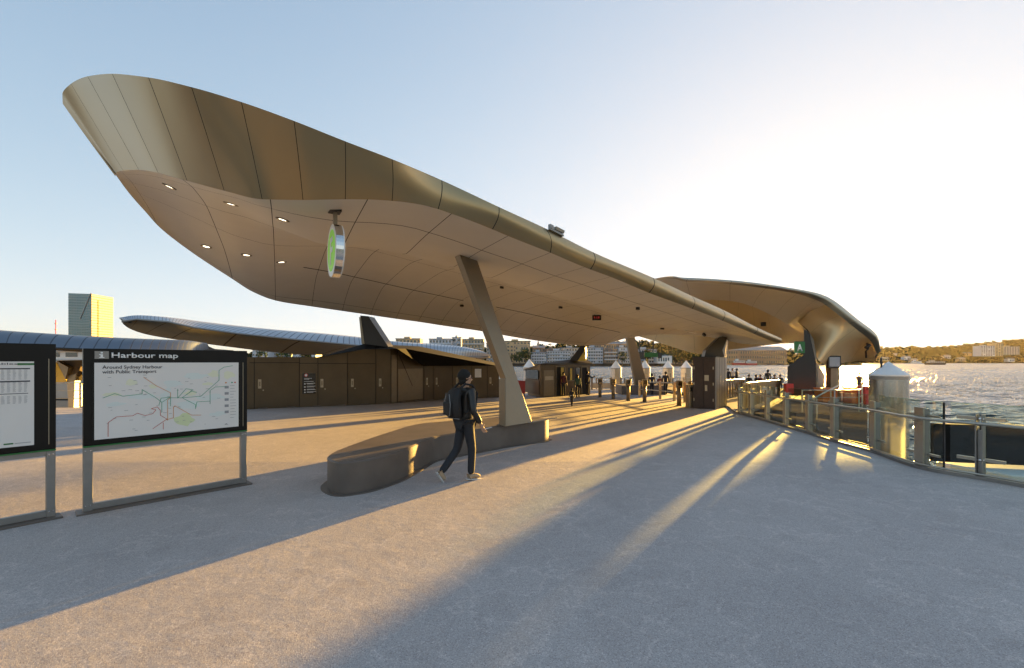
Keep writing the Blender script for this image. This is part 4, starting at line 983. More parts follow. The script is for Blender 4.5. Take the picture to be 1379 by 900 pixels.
m_ = MB(); c = P(1077, 468, Yh-.25); m_.box(c.x-.33, c.y, c.z-.36, c.x+.33, c.y+.06, c.z+.36)
sg = empty('wharf_letter_sign', c, 'small green square sign with a white letter A fixed to the black pylon', 'sign'); m_.build('plate', M['green'], sg)
text_obj('A', .36, .42, M['signwhite'], sg, at=c+V((-.18, -.006, -.22)), bold=.03, thick=.003)
m_ = MB(); m_.box(c.x-.33, c.y-.02, c.z+.365, c.x+.33, c.y+.06, c.z+.39); m_.build('hanger', M['black_metal'], sg)
ob = MB(); c = P(1064.5, 523, 27.9); ob.box(c.x-.26, c.y, c.z-.35, c.x+.22, c.y+.3, c.z+.28); tag(ob.build('life_ring_box', M['red'], bevel=.03), 'bright red safety box on the left foot of the black hut', 'safety box')
scn = empty('screen_post', GY(1124, 29), 'post with a pale square screen just right of the black hut', 'display')
p = GY(1124.5, 29); m_ = MB(); m_.box(p.x-.27, p.y, p.z, p.x+.3, p.y+.5, 1.55); m_.build('post', M['column'], scn); c = P(1123, 488, 28.9)
m_ = MB(); m_.box(c.x-.45, c.y-.1, c.z-.38, c.x+.4, c.y+.05, c.z+.42); m_.build('screen_case', M['black_metal'], scn, bevel=.02); m_ = MB(); m_.box(c.x-.36, c.y-.108, c.z-.28, c.x+.31, c.y-.102, c.z+.33); m_.build('screen', M['lcd'], scn)

# ------------------------------------------------------------------ glass balustrade along the water
fence_posts = [(991, 17.2), (1018, 14.9), (1054, 13.2), (1086.5, 11.6), (1124.5, 10.35), (1177, 8.95), (1240, 7.42)]
def edge_x(Y):
    best = min(range(len(ed_s)-1), key=lambda i: abs(ed_s[i][1]-Y) if ed_s[i][1] > 3 else 99)
    return ed_s[best][0]
ring = [(p[0], p[1]) for p in ed_s]
def s_edge(Y): return min(range(len(ring)), key=lambda i: abs(ring[i][1]-Y))
bal = []
def edge_pt(Y, off=0.0):
    i = s_edge(Y); i = min(max(i, 1), len(ring)-2); a, b = V(ring[i-1]), V(ring[i+1]); t = (b-a).normalized(); n = V((t.y, -t.x))
    # interpolate on the segment
    for k in range(len(ring)-1):
        (x0, y0), (x1, y1) = ring[k], ring[k+1]
        if y0 <= Y <= y1: f_ = (Y-y0)/(y1-y0+1e-9); p = V((x0+(x1-x0)*f_, Y)); break
    else: p = V(ring[i])
    p = p+n*off
    return V((p.x, p.y, zg(p.y))), V((t.x, t.y, 0)), V((n.x, n.y, 0))
post_Y = [17.5, 16.2, 14.7, 13.2, 11.75, 10.4, 8.95, 7.5]
plab = ['balustrade post nearest the brown cabinet', 'second balustrade post from the brown cabinet', 'third balustrade post from the brown cabinet', 'fourth balustrade post from the brown cabinet',
        'steel post of the balustrade in front of the black hut', 'steel post of the balustrade left of the big steel pile', 'steel post of the balustrade right in front of the big steel pile', 'wide steel balustrade post standing alone before open water']
for Y, lab in zip(post_Y, plab):
    p, t, n = edge_pt(Y, .02)
    wd = .17
    m_ = MB(); m_.obox(p-t*wd/2-n*.01+V((0, 0, -.25)), t*wd, n*.03, V((0, 0, 1.28))); o = m_.build('post', M['steel'], BAL, bevel=.003)
    m_ = MB(); m_.obox(p-t*wd/2+n*.02+V((0, 0, -.25)), t*.015, n*.08, V((0, 0, 1.26))); m_.build('web', M['steel_dull'], o)
    for z in (.24, .88):
        m_ = MB(); m_.obox(p-t*.30+n*.05+V((0, 0, z)), t*.60, n*.03, V((0, 0, .035))); m_.build('glass_clamp', M['steel'], o)
    for dx in (-.05, .05):
        for z in (.12, .75): m_ = MB(); disc(m_, p+t*dx-n*.01+V((0, 0, z)), -n, .009, .006, 8); m_.build('bolt', M['steel_dull'], o)
# twin-blade post at the right and the next ones beyond the frame
for Y, lab in ((6.8, 'slim twin-blade balustrade post with long glass clamps at far right'), (4.6, 'twin-blade balustrade post beyond the right edge')):
    p, t, n = edge_pt(Y, .02)
    if Y < 5: continue
    m_ = MB(); m_.obox(p-t*.03+n*.02+V((0, 0, -.25)), t*.05, n*.03, V((0, 0, 1.0))); o = m_.build('twin_post', M['steel_dull'], BAL)
    for dx in (-.045, .025):
        m_ = MB(); m_.obox(p+t*dx-n*.02+V((0, 0, -.25)), t*.016, n*.12, V((0, 0, 1.24))); m_.build('blade', M['steel_dull'], o, bevel=.002)
    for z in (.27, .90):
        m_ = MB(); m_.obox(p-t*.27+n*.04+V((0, 0, z)), t*.54, n*.035, V((0, 0, .05))); m_.build('glass_clamp', M['steel'], o)
        m_ = MB(); m_.tube([p-t*.05+n*.03+V((0, 0, z+.02)), p+t*.05+n*.03+V((0, 0, z+.02))], .022, 10); m_.build('spacer', M['chrome'], o)
# glass panels between posts
gy = [18.0, 17.5, 16.2, 14.7, 13.2, 11.75, 10.4, 8.95, 7.5, 7.17, 5.9, 4.4]
gl_lab = ['short glass pane beside the brown cabinet', 'glass pane second from the cabinet, golden reflections', 'glass pane third from the brown cabinet', 'glass pane fourth from the brown cabinet', 'glass pane below the black hut',
          'dark glass pane between the hut and the big pile', 'glass pane just left of the big steel pile', 'glass pane in front of the big steel pile', 'glass pane with dark edge in front of the black gangway panel', 'glass pane at the right edge of the photo']
for i, (Ya, Yb) in enumerate(zip(gy[:-1], gy[1:])):
    ya, yb = Ya-.06*(Ya-Yb), Yb+.06*(Ya-Yb)
    if i == 8: pass
    a_ = []
    for q in range(7):
        Y = ya+(yb-ya)*q/6; p, t, n = edge_pt(Y, .09); a_.append((p, n))
    m_ = MB(); lo = [p+V((0, 0, .02)) for p, n in a_]; hi = [p+V((0, 0, 1.14)) for p, n in a_]; ob_ = [p+n*.013+V((0, 0, 1.14)) for p, n in a_]; lb = [p+n*.013+V((0, 0, .02)) for p, n in a_]
    m_.grid([lo, hi, ob_, lb], smooth=False)
    o = m_.build('glass_pane', M['glass'], BAL)
    m_ = MB(); m_.tube([p+n*.0065+V((0, 0, 1.143)) for p, n in a_], .006, 6); m_.build('top_edge', M['glass_green'], o)
    if i in (7, 8):
        p, n = a_[-1] if i == 7 else a_[3]; pass
p, t, n = edge_pt(7.17, .09); m_ = MB(); m_.obox(p-t*.012-n*.004+V((0, 0, .02)), t*.024, n*.022, V((0, 0, 1.12))); m_.build('joint_strip', M['black'], BAL)
# handrail
hp = []
for i in range(60):
    Y = 17.6-(17.6-3.2)*i/59; p, t, n = edge_pt(Y, -.10); hp.append(p+V((0, 0, .86 if True else 0)))
m_ = MB(); m_.tube(hp, .024, 10); hr = m_.build('handrail', M['steel'], BAL)
for Y in post_Y[1:]+[6.8]:
    p, t, n = edge_pt(Y, -.10); m_ = MB(); m_.tube([p+V((0, 0, .85)), p+n*.02+V((0, 0, .80)), p+n*.11+V((0, 0, .80))], .009, 6); m_.build('bracket', M['steel'], hr)
m_ = MB()
fp = []
for i in range(60):
    Y = 17.2-(17.2-3.2)*i/59; p, t, n = edge_pt(Y, -.03); fp.append(p+V((0, 0, .085)))
m_.tube(fp, .02, 8); m_.build('foot_rail', M['steel'], BAL)

# ------------------------------------------------------------------ big pile, harbour piles
def pile(u, Y, r, z_shoulder, z_top, label, ref=False, group=None):
    c = P(u, 487, Y); o = empty('mooring_pile', (c.x, c.y, WZ), label, 'pile', group)
    seg = 40; m_ = MB()
    def rg_(rr, z): return [V((c.x+rr*math.cos(2*math.pi*i/seg), c.y+rr*math.sin(2*math.pi*i/seg), z)) for i in range(seg+1)]
    m_.grid([rg_(r, WZ-1), rg_(r, z_shoulder)], smooth=True); m_.build('shaft', M['pile_steel'] if ref else M['pile_body'], o)
    m_ = MB(); m_.grid([rg_(r*1.03, z_shoulder-.02), rg_(r*1.03, z_shoulder+.02), rg_(r*.02, z_top)], smooth=False); m_.build('cone_cap', M['white'], o)
    m_ = MB(); m_.grid([rg_(r*1.015, z_shoulder-.12), rg_(r*1.015, z_shoulder-.02)], smooth=True); m_.build('collar', M['steel_dull'], o)
    if not ref:
        m_ = MB(); m_.box(c.x-r*.42, c.y-r*1.02, -1.6, c.x+r*.42, c.y-r*.75, z_shoulder-.12); m_.build('wear_strip', M['brass'], o)
    return o
M['pile_steel'] = mat('pile_steel', (0.37, 0.365, 0.36), 0.24, 0.95, bump=0.04, scale=60, var=0.12, vscale=1.5)
M['pile_body'] = mat('pale_pile_sleeve', (0.55, 0.52, 0.48), 0.5, bump=.02)
pile(1196.5, 13.0, .455, 1.40, 1.80, 'big brushed steel mooring pile with a white cone cap behind the glass', True)
for u, Y, lab in ((829.5, 52, 'white capped harbour pile just left of the far slanted column'), (868.5, 53, 'white capped harbour pile right of the far slanted column'), (899.5, 54, 'white capped harbour pile above the walking trio'),
                  (924.0, 55, 'white capped harbour pile beside the brown cabinet'), (713.0, 46, 'pale cone capped pile peeking over the kiosk roof')):
    pile(u, Y, .62, 1.05 if u != 713 else 1.2, 1.95 if u != 713 else 2.05, lab, group='white capped piles in the harbour')
m_ = MB(); c = P(1187, 485, 13.0); m_.box(c.x-.02, c.y-.02, c.z-.35, c.x+.01, c.y+.02, c.z+.05); tag(m_.build('pile_lamp', M['black_metal']), 'small dark marker light on the cone of the big steel pile', 'marker light')

# ------------------------------------------------------------------ far slanted column on a plinth
fc = empty('far_column', GY(862, 33), 'far bronze column leaning left on a low plinth beyond the gate posts', 'column')
c0, c1 = P(863, 519, 33), P(849, 453, 32)
m_ = MB(); m_.extr([c0+V((-.42, -.2, 0)), c0+V((.42, -.2, 0)), c1+V((.24, -.2, 0)), c1+V((-.32, -.2, 0))], V((0, .5, 0))); m_.build('shaft', M['column'], fc)
m_ = MB(); z = zg(33); m_.box(c0.x-1.6, 32.2, z, c0.x+1.6, 34.2, c0.z+.02); m_.build('plinth', M['concrete'], fc, bevel=.05)

# ------------------------------------------------------------------ ticket gate posts
gate_px = [(808, 535.5), (825.8, 537.5), (846, 540), (868, 541.7), (914.5, 546.6)]
gp = [G(*q) for q in gate_px]
glab = ['ticket reader post nearest the kiosk', 'second ticket reader post from the kiosk', 'third ticket reader post from the kiosk', 'fourth ticket reader post, left of the walking trio', 'front ticket reader post standing alone before the brown cabinet']
g0 = empty('ticket_post', gp[0], glab[0], 'ticket post', 'ticket reader posts across the wharf')
def gate(base):
    x, y, z = base
    m_ = MB(); m_.tube([V((x, y, z)), V((x, y, z+1.0))], .105, 14); m_.build('stem', M['column'], g0)
    m_ = MB(); m_.box(x-.13, y-.16, z+.86, x+.13, y+.12, z+1.22); m_.build('reader_head', M['bronze_lit'], g0, bevel=.03)
    m_ = MB(); m_.box(x-.09, y-.172, z+.98, x+.09, y-.161, z+1.17); m_.build('screen', M['black'], g0)
    m_ = MB(); m_.tube([V((x, y, z)), V((x, y, z+.02))], .17, 14); m_.build('base_plate', M['steel_dull'], g0)
gate(gp[0])
for p, lab in zip(gp[1:], glab[1:]): c_ = copy_tree(g0, loc=p); c_['label'] = lab
# rear row of slim fence posts with rails
for grp, pts, lab, nm in (('rear_fence', [(803, 44), (822, 44), (841, 44.5), (856, 45), (873, 45.5), (890, 46), (906, 46.5), (921, 47), (930, 47.5)], 'low champagne railing along the far wharf edge behind the walking trio', 'railing'),
                     ('queue_rail', [(861, 29.5), (889, 27), (908, 25.2), (922, 24)], 'slim steel queue rail between the gate posts and the cabinet', 'railing')):
    q = [GY(u, Y) for u, Y in pts]; o = empty(nm, q[0], lab, 'railing')
    for p in q: m_ = MB(); m_.box(p.x-.06, p.y-.05, p.z, p.x+.06, p.y+.05, p.z+1.1); m_.build('post', M['column'] if nm == 'railing' and len(pts) > 5 else M['steel'], o)
    for z in (1.05, .55, .15) if len(pts) > 5 else (1.0, .5): m_ = MB(); m_.tube([p+V((0, 0, z)) for p in q], .03, 6); m_.build('rail', M['steel'], o)
fo = empty('railing', GY(792, 42), 'short champagne railing with infill panels right of the kiosk', 'railing')
for i in range(5):
    p = GY(797+13*i, 41.5); m_ = MB(); m_.box(p.x-.09, p.y-.05, p.z, p.x+.09, p.y+.05, p.z+1.15); m_.build('post', M['column'], fo)
    if i < 4: q_ = GY(797+13*(i+1), 41.5); m_ = MB(); m_.box(p.x+.1, p.y-.02, p.z+.15, q_.x-.1, p.y+.02, p.z+.62); m_.build('infill_panel', M['brass'], fo)
for i, (u, Y) in enumerate([(936, 40), (946, 42), (940, 31)]): pass
rb = empty('barrier', GY(700, 30), 'red barrier panel standing left of the kiosk', 'barrier'); p = GY(701.5, 30.5)
m_ = MB(); m_.box(p.x-.33, p.y, p.z+.15, p.x+.3, p.y+.12, p.z+1.05); m_.build('board', M['red'], rb, bevel=.02); m_ = MB(); m_.box(p.x-.3, p.y+.02, p.z, p.x-.22, p.y+.1, p.z+.15); m_.build('leg', M['black_metal'], rb); m_ = MB(); m_.box(p.x+.18, p.y+.02, p.z, p.x+.26, p.y+.1, p.z+.15); m_.build('leg', M['black_metal'], rb)

# hanging wayfinding signs beyond
hs = empty('hanging_sign', P(865, 478, 40), 'dark hanging sign with a green end panel beyond the far column', 'sign')
m_ = MB(); a = P(857.5, 474, 40); b = P(867.5, 484.5, 40); m_.box(a.x, 40, b.z, b.x, 40.1, a.z); m_.build('dark_panel', M['black'], hs)
m_ = MB(); a = P(868, 475, 40); b = P(886, 481, 40); m_.box(a.x, 40, b.z, b.x, 40.1, a.z); m_.build('green_panel', M['green'], hs)
m_ = MB(); a = P(886.2, 475.5, 40); b = P(891.5, 482.5, 40); m_.box(a.x, 40, b.z, b.x, 40.1, a.z); m_.build('end_panel', M['black'], hs)
for u in (861.5, 880): m_ = MB(); a = P(u, 458, 40); m_.box(a.x-.03, 40.02, H+(V0-475)/F*40, a.x+.03, 40.08, a.z); m_.build('hanger', M['black_metal'], hs)

# ------------------------------------------------------------------ gangway and pontoon, right middle
pz = -.62
pon = MB(); pon.extr([V((13.4, 21.0, pz)), V((17.0, 21.3, pz)), V((24.2, 30.5, pz)), V((24.6, 46.0, pz)), V((13.6, 50.0, pz))], V((0, 0, -2.6))); 
tag(pon.build('pontoon_deck', M['timber']), kind='structure')
def railing(name, pts, label, hgt=1.08, panel=None, post_mat='column', rail_n=2, group=None, spacing=1.3, pw=.05, cat='railing'):
    o = empty(name, pts[0], label, cat, group)
    tot = [0]
    for a, b in zip(pts[:-1], pts[1:]): tot.append(tot[-1]+(b-a).length)
    nseg = max(1, round(tot[-1]/spacing)); P_ = []
    for i in range(nseg+1):
        s_ = tot[-1]*i/nseg; k_ = 0
        while k_ < len(tot)-2 and s_ > tot[k_+1]: k_ += 1
        P_.append(V(pts[k_]).lerp(V(pts[k_+1]), (s_-tot[k_])/(tot[k_+1]-tot[k_])))
    for p in P_: m_ = MB(); m_.box(p.x-pw, p.y-pw*.6, p.z, p.x+pw, p.y+pw*.6, p.z+hgt); m_.build('post', M[post_mat], o)
    m_ = MB(); m_.tube([p+V((0, 0, hgt)) for p in P_], .028, 6); m_.build('top_rail', M['steel'], o)
    if panel:
        for a, b in zip(P_[:-1], P_[1:]):
            d = (b-a); dn_ = V((d.x, d.y, 0)).normalized(); n_ = V((dn_.y, -dn_.x, 0))
            m_ = MB(); m_.obox(a+dn_*.08+V((0, 0, .06)), d-dn_*.16, n_*.012, V((0, 0, hgt-.12))); m_.build('glass_pane', M[panel], o)
    else:
        for z in [hgt*(i+1)/(rail_n+1) for i in range(rail_n)]: m_ = MB(); m_.tube([p+V((0, 0, z)) for p in P_], .014, 5); m_.build('rail', M['steel'], o)
    return o
ga, gb = V((10.1, 19.6, -.30)), V((18.6, 31.0, -.62))
gdir = (gb-ga).normalized(); gn = V((-gdir.y, gdir.x, 0)).normalized()
gw = MB(); gw.extr([ga, gb, gb+gn*2.2, ga+gn*2.2], V((0, 0, -.35))); gwo = tag(gw.build('gangway_deck', M['steel_dull']), 'sloping gangway deck leading from the cabinet to the pontoon', 'gangway')
M['gold_lit_glass'] = glass_mat('gold_lit_glass', (0.85, 0.70, 0.36), 1.2)  # amber tint stands in for gold sunlight on the panes
railing('gangway_railing', [ga+V((.1, 0, 0)), gb], 'near side gold lit glass railing of the gangway', 1.15, 'gold_lit_glass', 'column', spacing=.85, pw=.06, group='gangway railings')
railing('gangway_railing', [ga+gn*2.2, gb+gn*2.2], 'far side gold lit glass railing of the gangway', 1.15, 'gold_lit_glass', 'column', spacing=.85, pw=.06, group='gangway railings')
railing('pontoon_railing', [V((13.6, 47.5, pz)), V((24.5, 46, pz))], 'thin far railing of the pontoon against the glittering water', 1.2, None, 'black_metal', 3, spacing=1.5, pw=.03)
railing('pontoon_railing', [V((21.4, 27.2, pz)), V((24.1, 30.6, pz)), V((24.5, 38.0, pz))], 'thin dark railing of the pontoon beside the big steel pile', 1.15, None, 'black_metal', 4, spacing=.9, pw=.025)
railing('pontoon_railing', [V((13.8, 21.2, pz)), V((16.9, 21.5, pz)), V((20.4, 26.0, pz))], 'thin near railing of the pontoon seen through the balustrade glass', 1.05, None, 'steel', 2, spacing=1.5, pw=.03)
def bin_(u, Y, w_, h_, mt, label, cat='bin', lid='black_metal', dep=.7, name='waste_bin'):
    p = P(u, 500, Y); p.z = pz; o = empty(name, p, label, cat)
    m_ = MB(); m_.extr([V((p.x-w_*.44, p.y-dep/2, pz)), V((p.x+w_*.44, p.y-dep/2, pz)), V((p.x+w_*.5, p.y-dep/2, pz+h_)), V((p.x-w_*.5, p.y-dep/2, pz+h_))], V((0, dep, 0))); m_.build('body', M[mt], o, bevel=.02)
    m_ = MB(); m_.box(p.x-w_*.53, p.y-dep*.55, pz+h_+.003, p.x+w_*.53, p.y+dep*.55, pz+h_+.07); m_.build('lid', M[lid], o, bevel=.02)
    m_ = MB(); m_.tube([V((p.x-w_*.4, p.y-dep*.6, pz+h_*.9)), V((p.x+w_*.4, p.y-dep*.6, pz+h_*.9))], .02, 6); m_.build('grip', M['black_metal'], o)
bin_(1112, 26.6, .95, .78, 'orange', 'orange tub standing just right of the black hut', 'tub', 'orange', name='storage_tub')
bin_(1135, 27.8, .8, .62, 'brass', 'tan box between the orange tub and the bins', 'box', 'brass', name='storage_box')
bin_(1150, 26.0, .85, .85, 'orange', 'orange brown bin left of the lone figure on the pontoon', 'bin', 'orange')
bin_(1163, 25.4, .4, .95, 'red', 'narrow red bin under the lone figure on the pontoon', 'bin', 'red')
bin_(1172, 25.8, .35, .8, 'red', 'small red bin closest to the big steel pile', 'bin', 'black_metal')
lb = empty('boarding_ramp', V((19.5, 23.6, pz)), 'short slanted steel handrail catching the sun in front of the hut', 'handrail')
m_ = MB(); m_.tube([P(1096, 537, 20.5), P(1108, 530, 21), P(1130, 519, 22)], .04, 6); m_.build('rail', M['steel'], lb)
for q in (P(1100, 535, 20.7), P(1124, 522, 21.8)): m_ = MB(); m_.tube([q, V((q.x, q.y, -1.6))], .03, 6); m_.build('post', M['steel'], lb)

# black-sided gangway pontoon behind the right panes
bp = empty('floating_pontoon', V((10, 9, WZ)), 'low pale floating pontoon carrying a long black side panel at right', 'pontoon')
a, b = P(1257, 622, 9.3), V((16.5, 7.6, 0)); b.z = a.z
m_ = MB(); m_.extr([V((8.85, 9.3, a.z)), V((9.2, 8.2, a.z)), V((16.5, 5.6, a.z)), V((18.5, 9.5, a.z)), V((11.6, 11.6, a.z))], V((0, 0, -1.9))); m_.build('hull', M['white'], bp, bevel=.03)
d = V((7.9, -1.9, 0)); n_ = V((d.y, -d.x, 0)).normalized()
o0_ = P(1258, 622, 9.2)
m_ = MB(); m_.obox(o0_+V((0, 0, .004)), d, -n_*.12, V((0, 0, .78))); pn = m_.build('side_panel', M['rubber'], bp)
m_ = MB(); m_.tube([o0_+d*.30+n_*.03+V((0, 0, .50)), o0_+d*.45+n_*.03+V((0, 0, .30)), o0_+d*.7+n_*.03+V((0, 0, .06))], .013, 6); m_.build('cable', M['steel_dull'], bp)
m_ = MB(); m_.tube([o0_+d*.30+n_*.03+V((0, 0, .46)), o0_+d*.46+n_*.03+V((0, 0, .24)), o0_+d*.66+n_*.03+V((0, 0, .03))], .009, 6); m_.build('cable', M['steel_dull'], bp)
sc_ = []
rr = random.Random(11)
for i in range(46):
    f_ = i/45; a_ = o0_+d*(.085+.012*f_)+V((0, 0, .03+.52*f_))+n_*.008; a_ += d.normalized()*(.055*math.sin(i*1.35)+rr.uniform(-.015, .015)); sc_.append(a_)
m_ = MB(); m_.tube(sc_, .0045, 4); m_.build('chalk_scrawl', M['ink_grey'], pn)

# ------------------------------------------------------------------ left gap: rail and moored ferry
lr = railing('wharf_railing', [V((-24, 20.8, zg(20))), V((-14.5, 21.6, zg(21))), V((-11.8, 23.0, zg(23)))], 'steel railing at the wharf edge seen between the two boards', 1.1, None, 'steel_dull', 2, spacing=1.9, pw=.06)
fy = empty('moored_ferry', V((-30, 36, WZ)), 'white ferry cabin with dark square windows seen between the boards', 'ferry')
m_ = MB(); z1 = P(90, 473, 36).z; z0_ = P(90, 484.5, 36).z; m_.box(-47, 36, z0_, -30.5, 41, z1); m_.build('cabin', M['white'], fy)
m_ = MB(); m_.extr([V((-48, 35.5, z0_-.01)), V((-27, 35.5, z0_-.01)), V((-28.5, 36.5, -2.6)), V((-48, 36.5, -2.6))], V((0, 6, 0))); m_.build('hull', M['offwhite'], fy)
m_ = MB(); m_.box(-48, 35.42, -1.3, -28, 35.6, -1.15); m_.build('rubbing_strake', M['black_metal'], fy)
for i in range(11):
    x = -46.2+1.45*i; m_ = MB(); m_.box(x, 35.97, z0_+.22, x+.95, 35.995, z1-.12); m_.build('window', M['window'], fy)
m_ = MB(); m_.box(-48, 35.6, z1, -30, 41.5, z1+.12); m_.build('roof', M['white'], fy)

# ------------------------------------------------------------------ far shore: land, hills, air
def X(u, Y): return (u-U0)/F*Y
def Z(v, Y): return H-(v-V0)/F*Y
mb = MB(); mb.extr([V((-1800, 300, .0)), V((-260, 380, .0)), V((X(560, 400), 400, .0)), V((X(936, 410), 410, 0)), V((X(960, 700), 700, 0)), V((X(1160, 1500), 1500, 0)), V((400, 2300, 0)), V((-1800, 2300, 0))], V((0, 0, -6)))
tag(mb.build('far_shore_ground', M['timber']), kind='structure')
def hill(name, prof, Y, depth, seed, base=-2.5, back=0.35):
    rr = random.Random(seed); rows = []
    n = 60; us = [prof[0][0]+(prof[-1][0]-prof[0][0])*i/n for i in range(n+1)]
    px = [p[0] for p in prof]; pv = [p[1] for p in prof]
    for j, (f_, hf) in enumerate(((0, 0), (.12, .25), (.35, .62), (.7, .93), (1, 1), (1.4, .8), (2.2, 0))):
        r = []
        for i, u in enumerate(us):
            y = Y+depth*f_; z = base+(Z(pchip(px, pv, u), Y+depth)-base)*hf
            if 0 < hf < 1: z += rr.uniform(-1, 1)*.0022*Y
            r.append(V((X(u, Y+depth)*(y/(Y+depth)), y, max(base, z) if hf else base-1)))
        rows.append(r)
    m_ = MB(); m_.grid(rows); o = m_.build(name, M['hill']); tag(o, kind='structure'); return rows
h1 = hill('hill', [(1140, 479), (1165, 476), (1183, 474.2), (1215, 473.8), (1250, 474.3), (1275, 472.5), (1295, 471), (1320, 468), (1350, 466), (1379, 463), (1440, 458), (1520, 455), (1650, 460)], 1150, 350, 1)
h2 = hill('hill', [(300, 483), (420, 480), (520, 478), (600, 476), (680, 474), (740, 471.5), (790, 468.5), (850, 466), (910, 470), (960, 474), (1040, 477), (1100, 479), (1160, 481)], 560, 180, 2, base=-1)
def clump_mesh(pts, rr, leaf=1.0, n=6):
    m_ = MB()
    for c, r in pts:
        vs, fs = [], []
        for k in range(n):
            d = V((rr.gauss(0, 1), rr.gauss(0, 1), rr.gauss(0, .8))).normalized()*r*rr.uniform(.45, 1)
            a = V((rr.gauss(0, 1), rr.gauss(0, 1), rr.gauss(0, 1))).normalized(); b = a.orthogonal().normalized(); s_ = r*rr.uniform(.35, .7)*leaf
            q = c+d; i0 = len(vs); vs += [q+a*s_, q+b*s_*.8, q-a*s_*.9, q-b*s_*.8]; fs.append((i0, i0+1, i0+2, i0+3))
        m_.add(vs, fs)
    return m_
def forest(name, rows, n, r0, r1, seed, u_lo=None, u_hi=None, label='', lift=.35, hmax=5):
    rr = random.Random(seed); pts = []
    for _ in range(n):
        i = rr.random()*(len(rows[0])-1.001); j = rr.random()**.8*4.2
        a, b = int(i), int(j); fi, fj = i-a, j-b
        p = rows[b][a].lerp(rows[b][a+1], fi).lerp(rows[b+1][a].lerp(rows[b+1][a+1], fi), fj)
        r = rr.uniform(r0, r1); pts.append((p+V((0, 0, r*lift)), r))
    o = clump_mesh(pts, rr, 1.0, 9).build(name, M['foliage']); return tag(o, label, 'trees', kind='stuff')
forest('hillside_woodland', h1, 2600, 7, 15, 5, label='sunlit bushland covering the far hills at right')
forest('hillside_woodland', h2, 1500, 4, 8, 6, label='trees and scrub on the low rise behind the waterfront flats')
M['leaf'] = mat('tree_leaves', (0.045, 0.07, 0.022), 0.85, var=0.5, vscale=0.5, spec=0.2)
M['bark'] = mat('tree_bark', (0.10, 0.075, 0.05), 0.9, var=0.3)
def make_tree(seed, h, w_):
    rr = random.Random(seed); o = empty('shore_tree', (0, 0, 0), 'x', 'tree', 'trees along the far waterfront')
    m_ = MB(); m_.tube([V((0, 0, -1)), V((.1*h*.1, 0, h*.3)), V((0, 0, h*.7))], [h*.035, h*.026, h*.01], 6)
    for k in range(4): a = k*1.6; m_.tube([V((0, 0, h*.32)), V((math.cos(a)*w_*.3, math.sin(a)*w_*.3, h*.65))], [h*.016, h*.006], 5)
    m_.build('trunk', M['bark'], o)
    pts = []
    for k in range(34):
        a = rr.uniform(0, 6.28); q = rr.random()**.5; z = rr.uniform(.32, .95); q *= math.sin(math.pi*min(1, (z-.2)/.9))**.6
        pts.append((V((math.cos(a)*w_*.5*q, math.sin(a)*w_*.5*q, h*z)), h*rr.uniform(.09, .16)))
    clump_mesh(pts, rr, .8, 14).build('crown', M['leaf'], o); return o
tp_ = [make_tree(21+i, h_, w_) for i, (h_, w_) in enumerate(((10, 9), (12, 8), (9, 11)))]
tspots = [(700, 395, 'dark tree at the water edge behind the top of the slanted column', 0), (708, 397, 'dark round tree left of the kiosk on the far bank', 1), (692, 398, 'dark tree just right of the slanted column on the far bank', 2),
          (872, 405, 'tree behind the green hanging sign', 1), (896, 404, 'leftmost of the dense tree row left of the brown cabinet', 2), (903, 404, 'second of the dense tree row left of the brown cabinet', 0), (910, 405, 'third of the dense tree row left of the brown cabinet', 1),
          (917, 404, 'fourth of the dense tree row left of the brown cabinet', 2), (925, 406, 'tree touching the left top corner of the brown cabinet', 0), (931, 407, 'tree mostly hidden by the brown cabinet', 1),
          (385, 330, 'green tree above the left end of the service block', 2), (352, 330, 'dark tree over the service block near the map board', 0), (412, 335, 'small tree seen between pier canopy and service block', 1), (640, 390, 'tree behind the slanted column shaft', 1), (778, 402, 'tree behind the kiosk pylon', 2), (838, 402, 'tree left of the far slanted column', 0)]
for i, (u, Y, lab, k) in enumerate(tspots):
    loc = (X(u, Y), Y, .02); o = tp_[k] if k < 3 and tp_[k]['label'] == 'x' else copy_tree(tp_[k])
    o.location = loc; o['label'] = lab; o.rotation_euler.z = i*1.3; o.scale = (1+.1*math.sin(i*2.1),)*3
M['wall_white'] = mat('painted_render', (0.55, 0.57, 0.60), 0.7, var=.15)
M['wall_blue'] = mat('pale_blue_render', (0.38, 0.44, 0.52), 0.7, var=.15)
M['wall_tan'] = mat('sandstone_wall', (0.46, 0.36, 0.22), 0.8, var=.2)
M['wall_brown'] = mat('brick_wall', (0.26, 0.17, 0.11), 0.85, var=.2)
M['wall_grey'] = mat('grey_render', (0.36, 0.37, 0.38), 0.75, var=.15)
M['roof_grey'] = mat('grey_roof', (0.20, 0.21, 0.23), 0.6, var=.15)
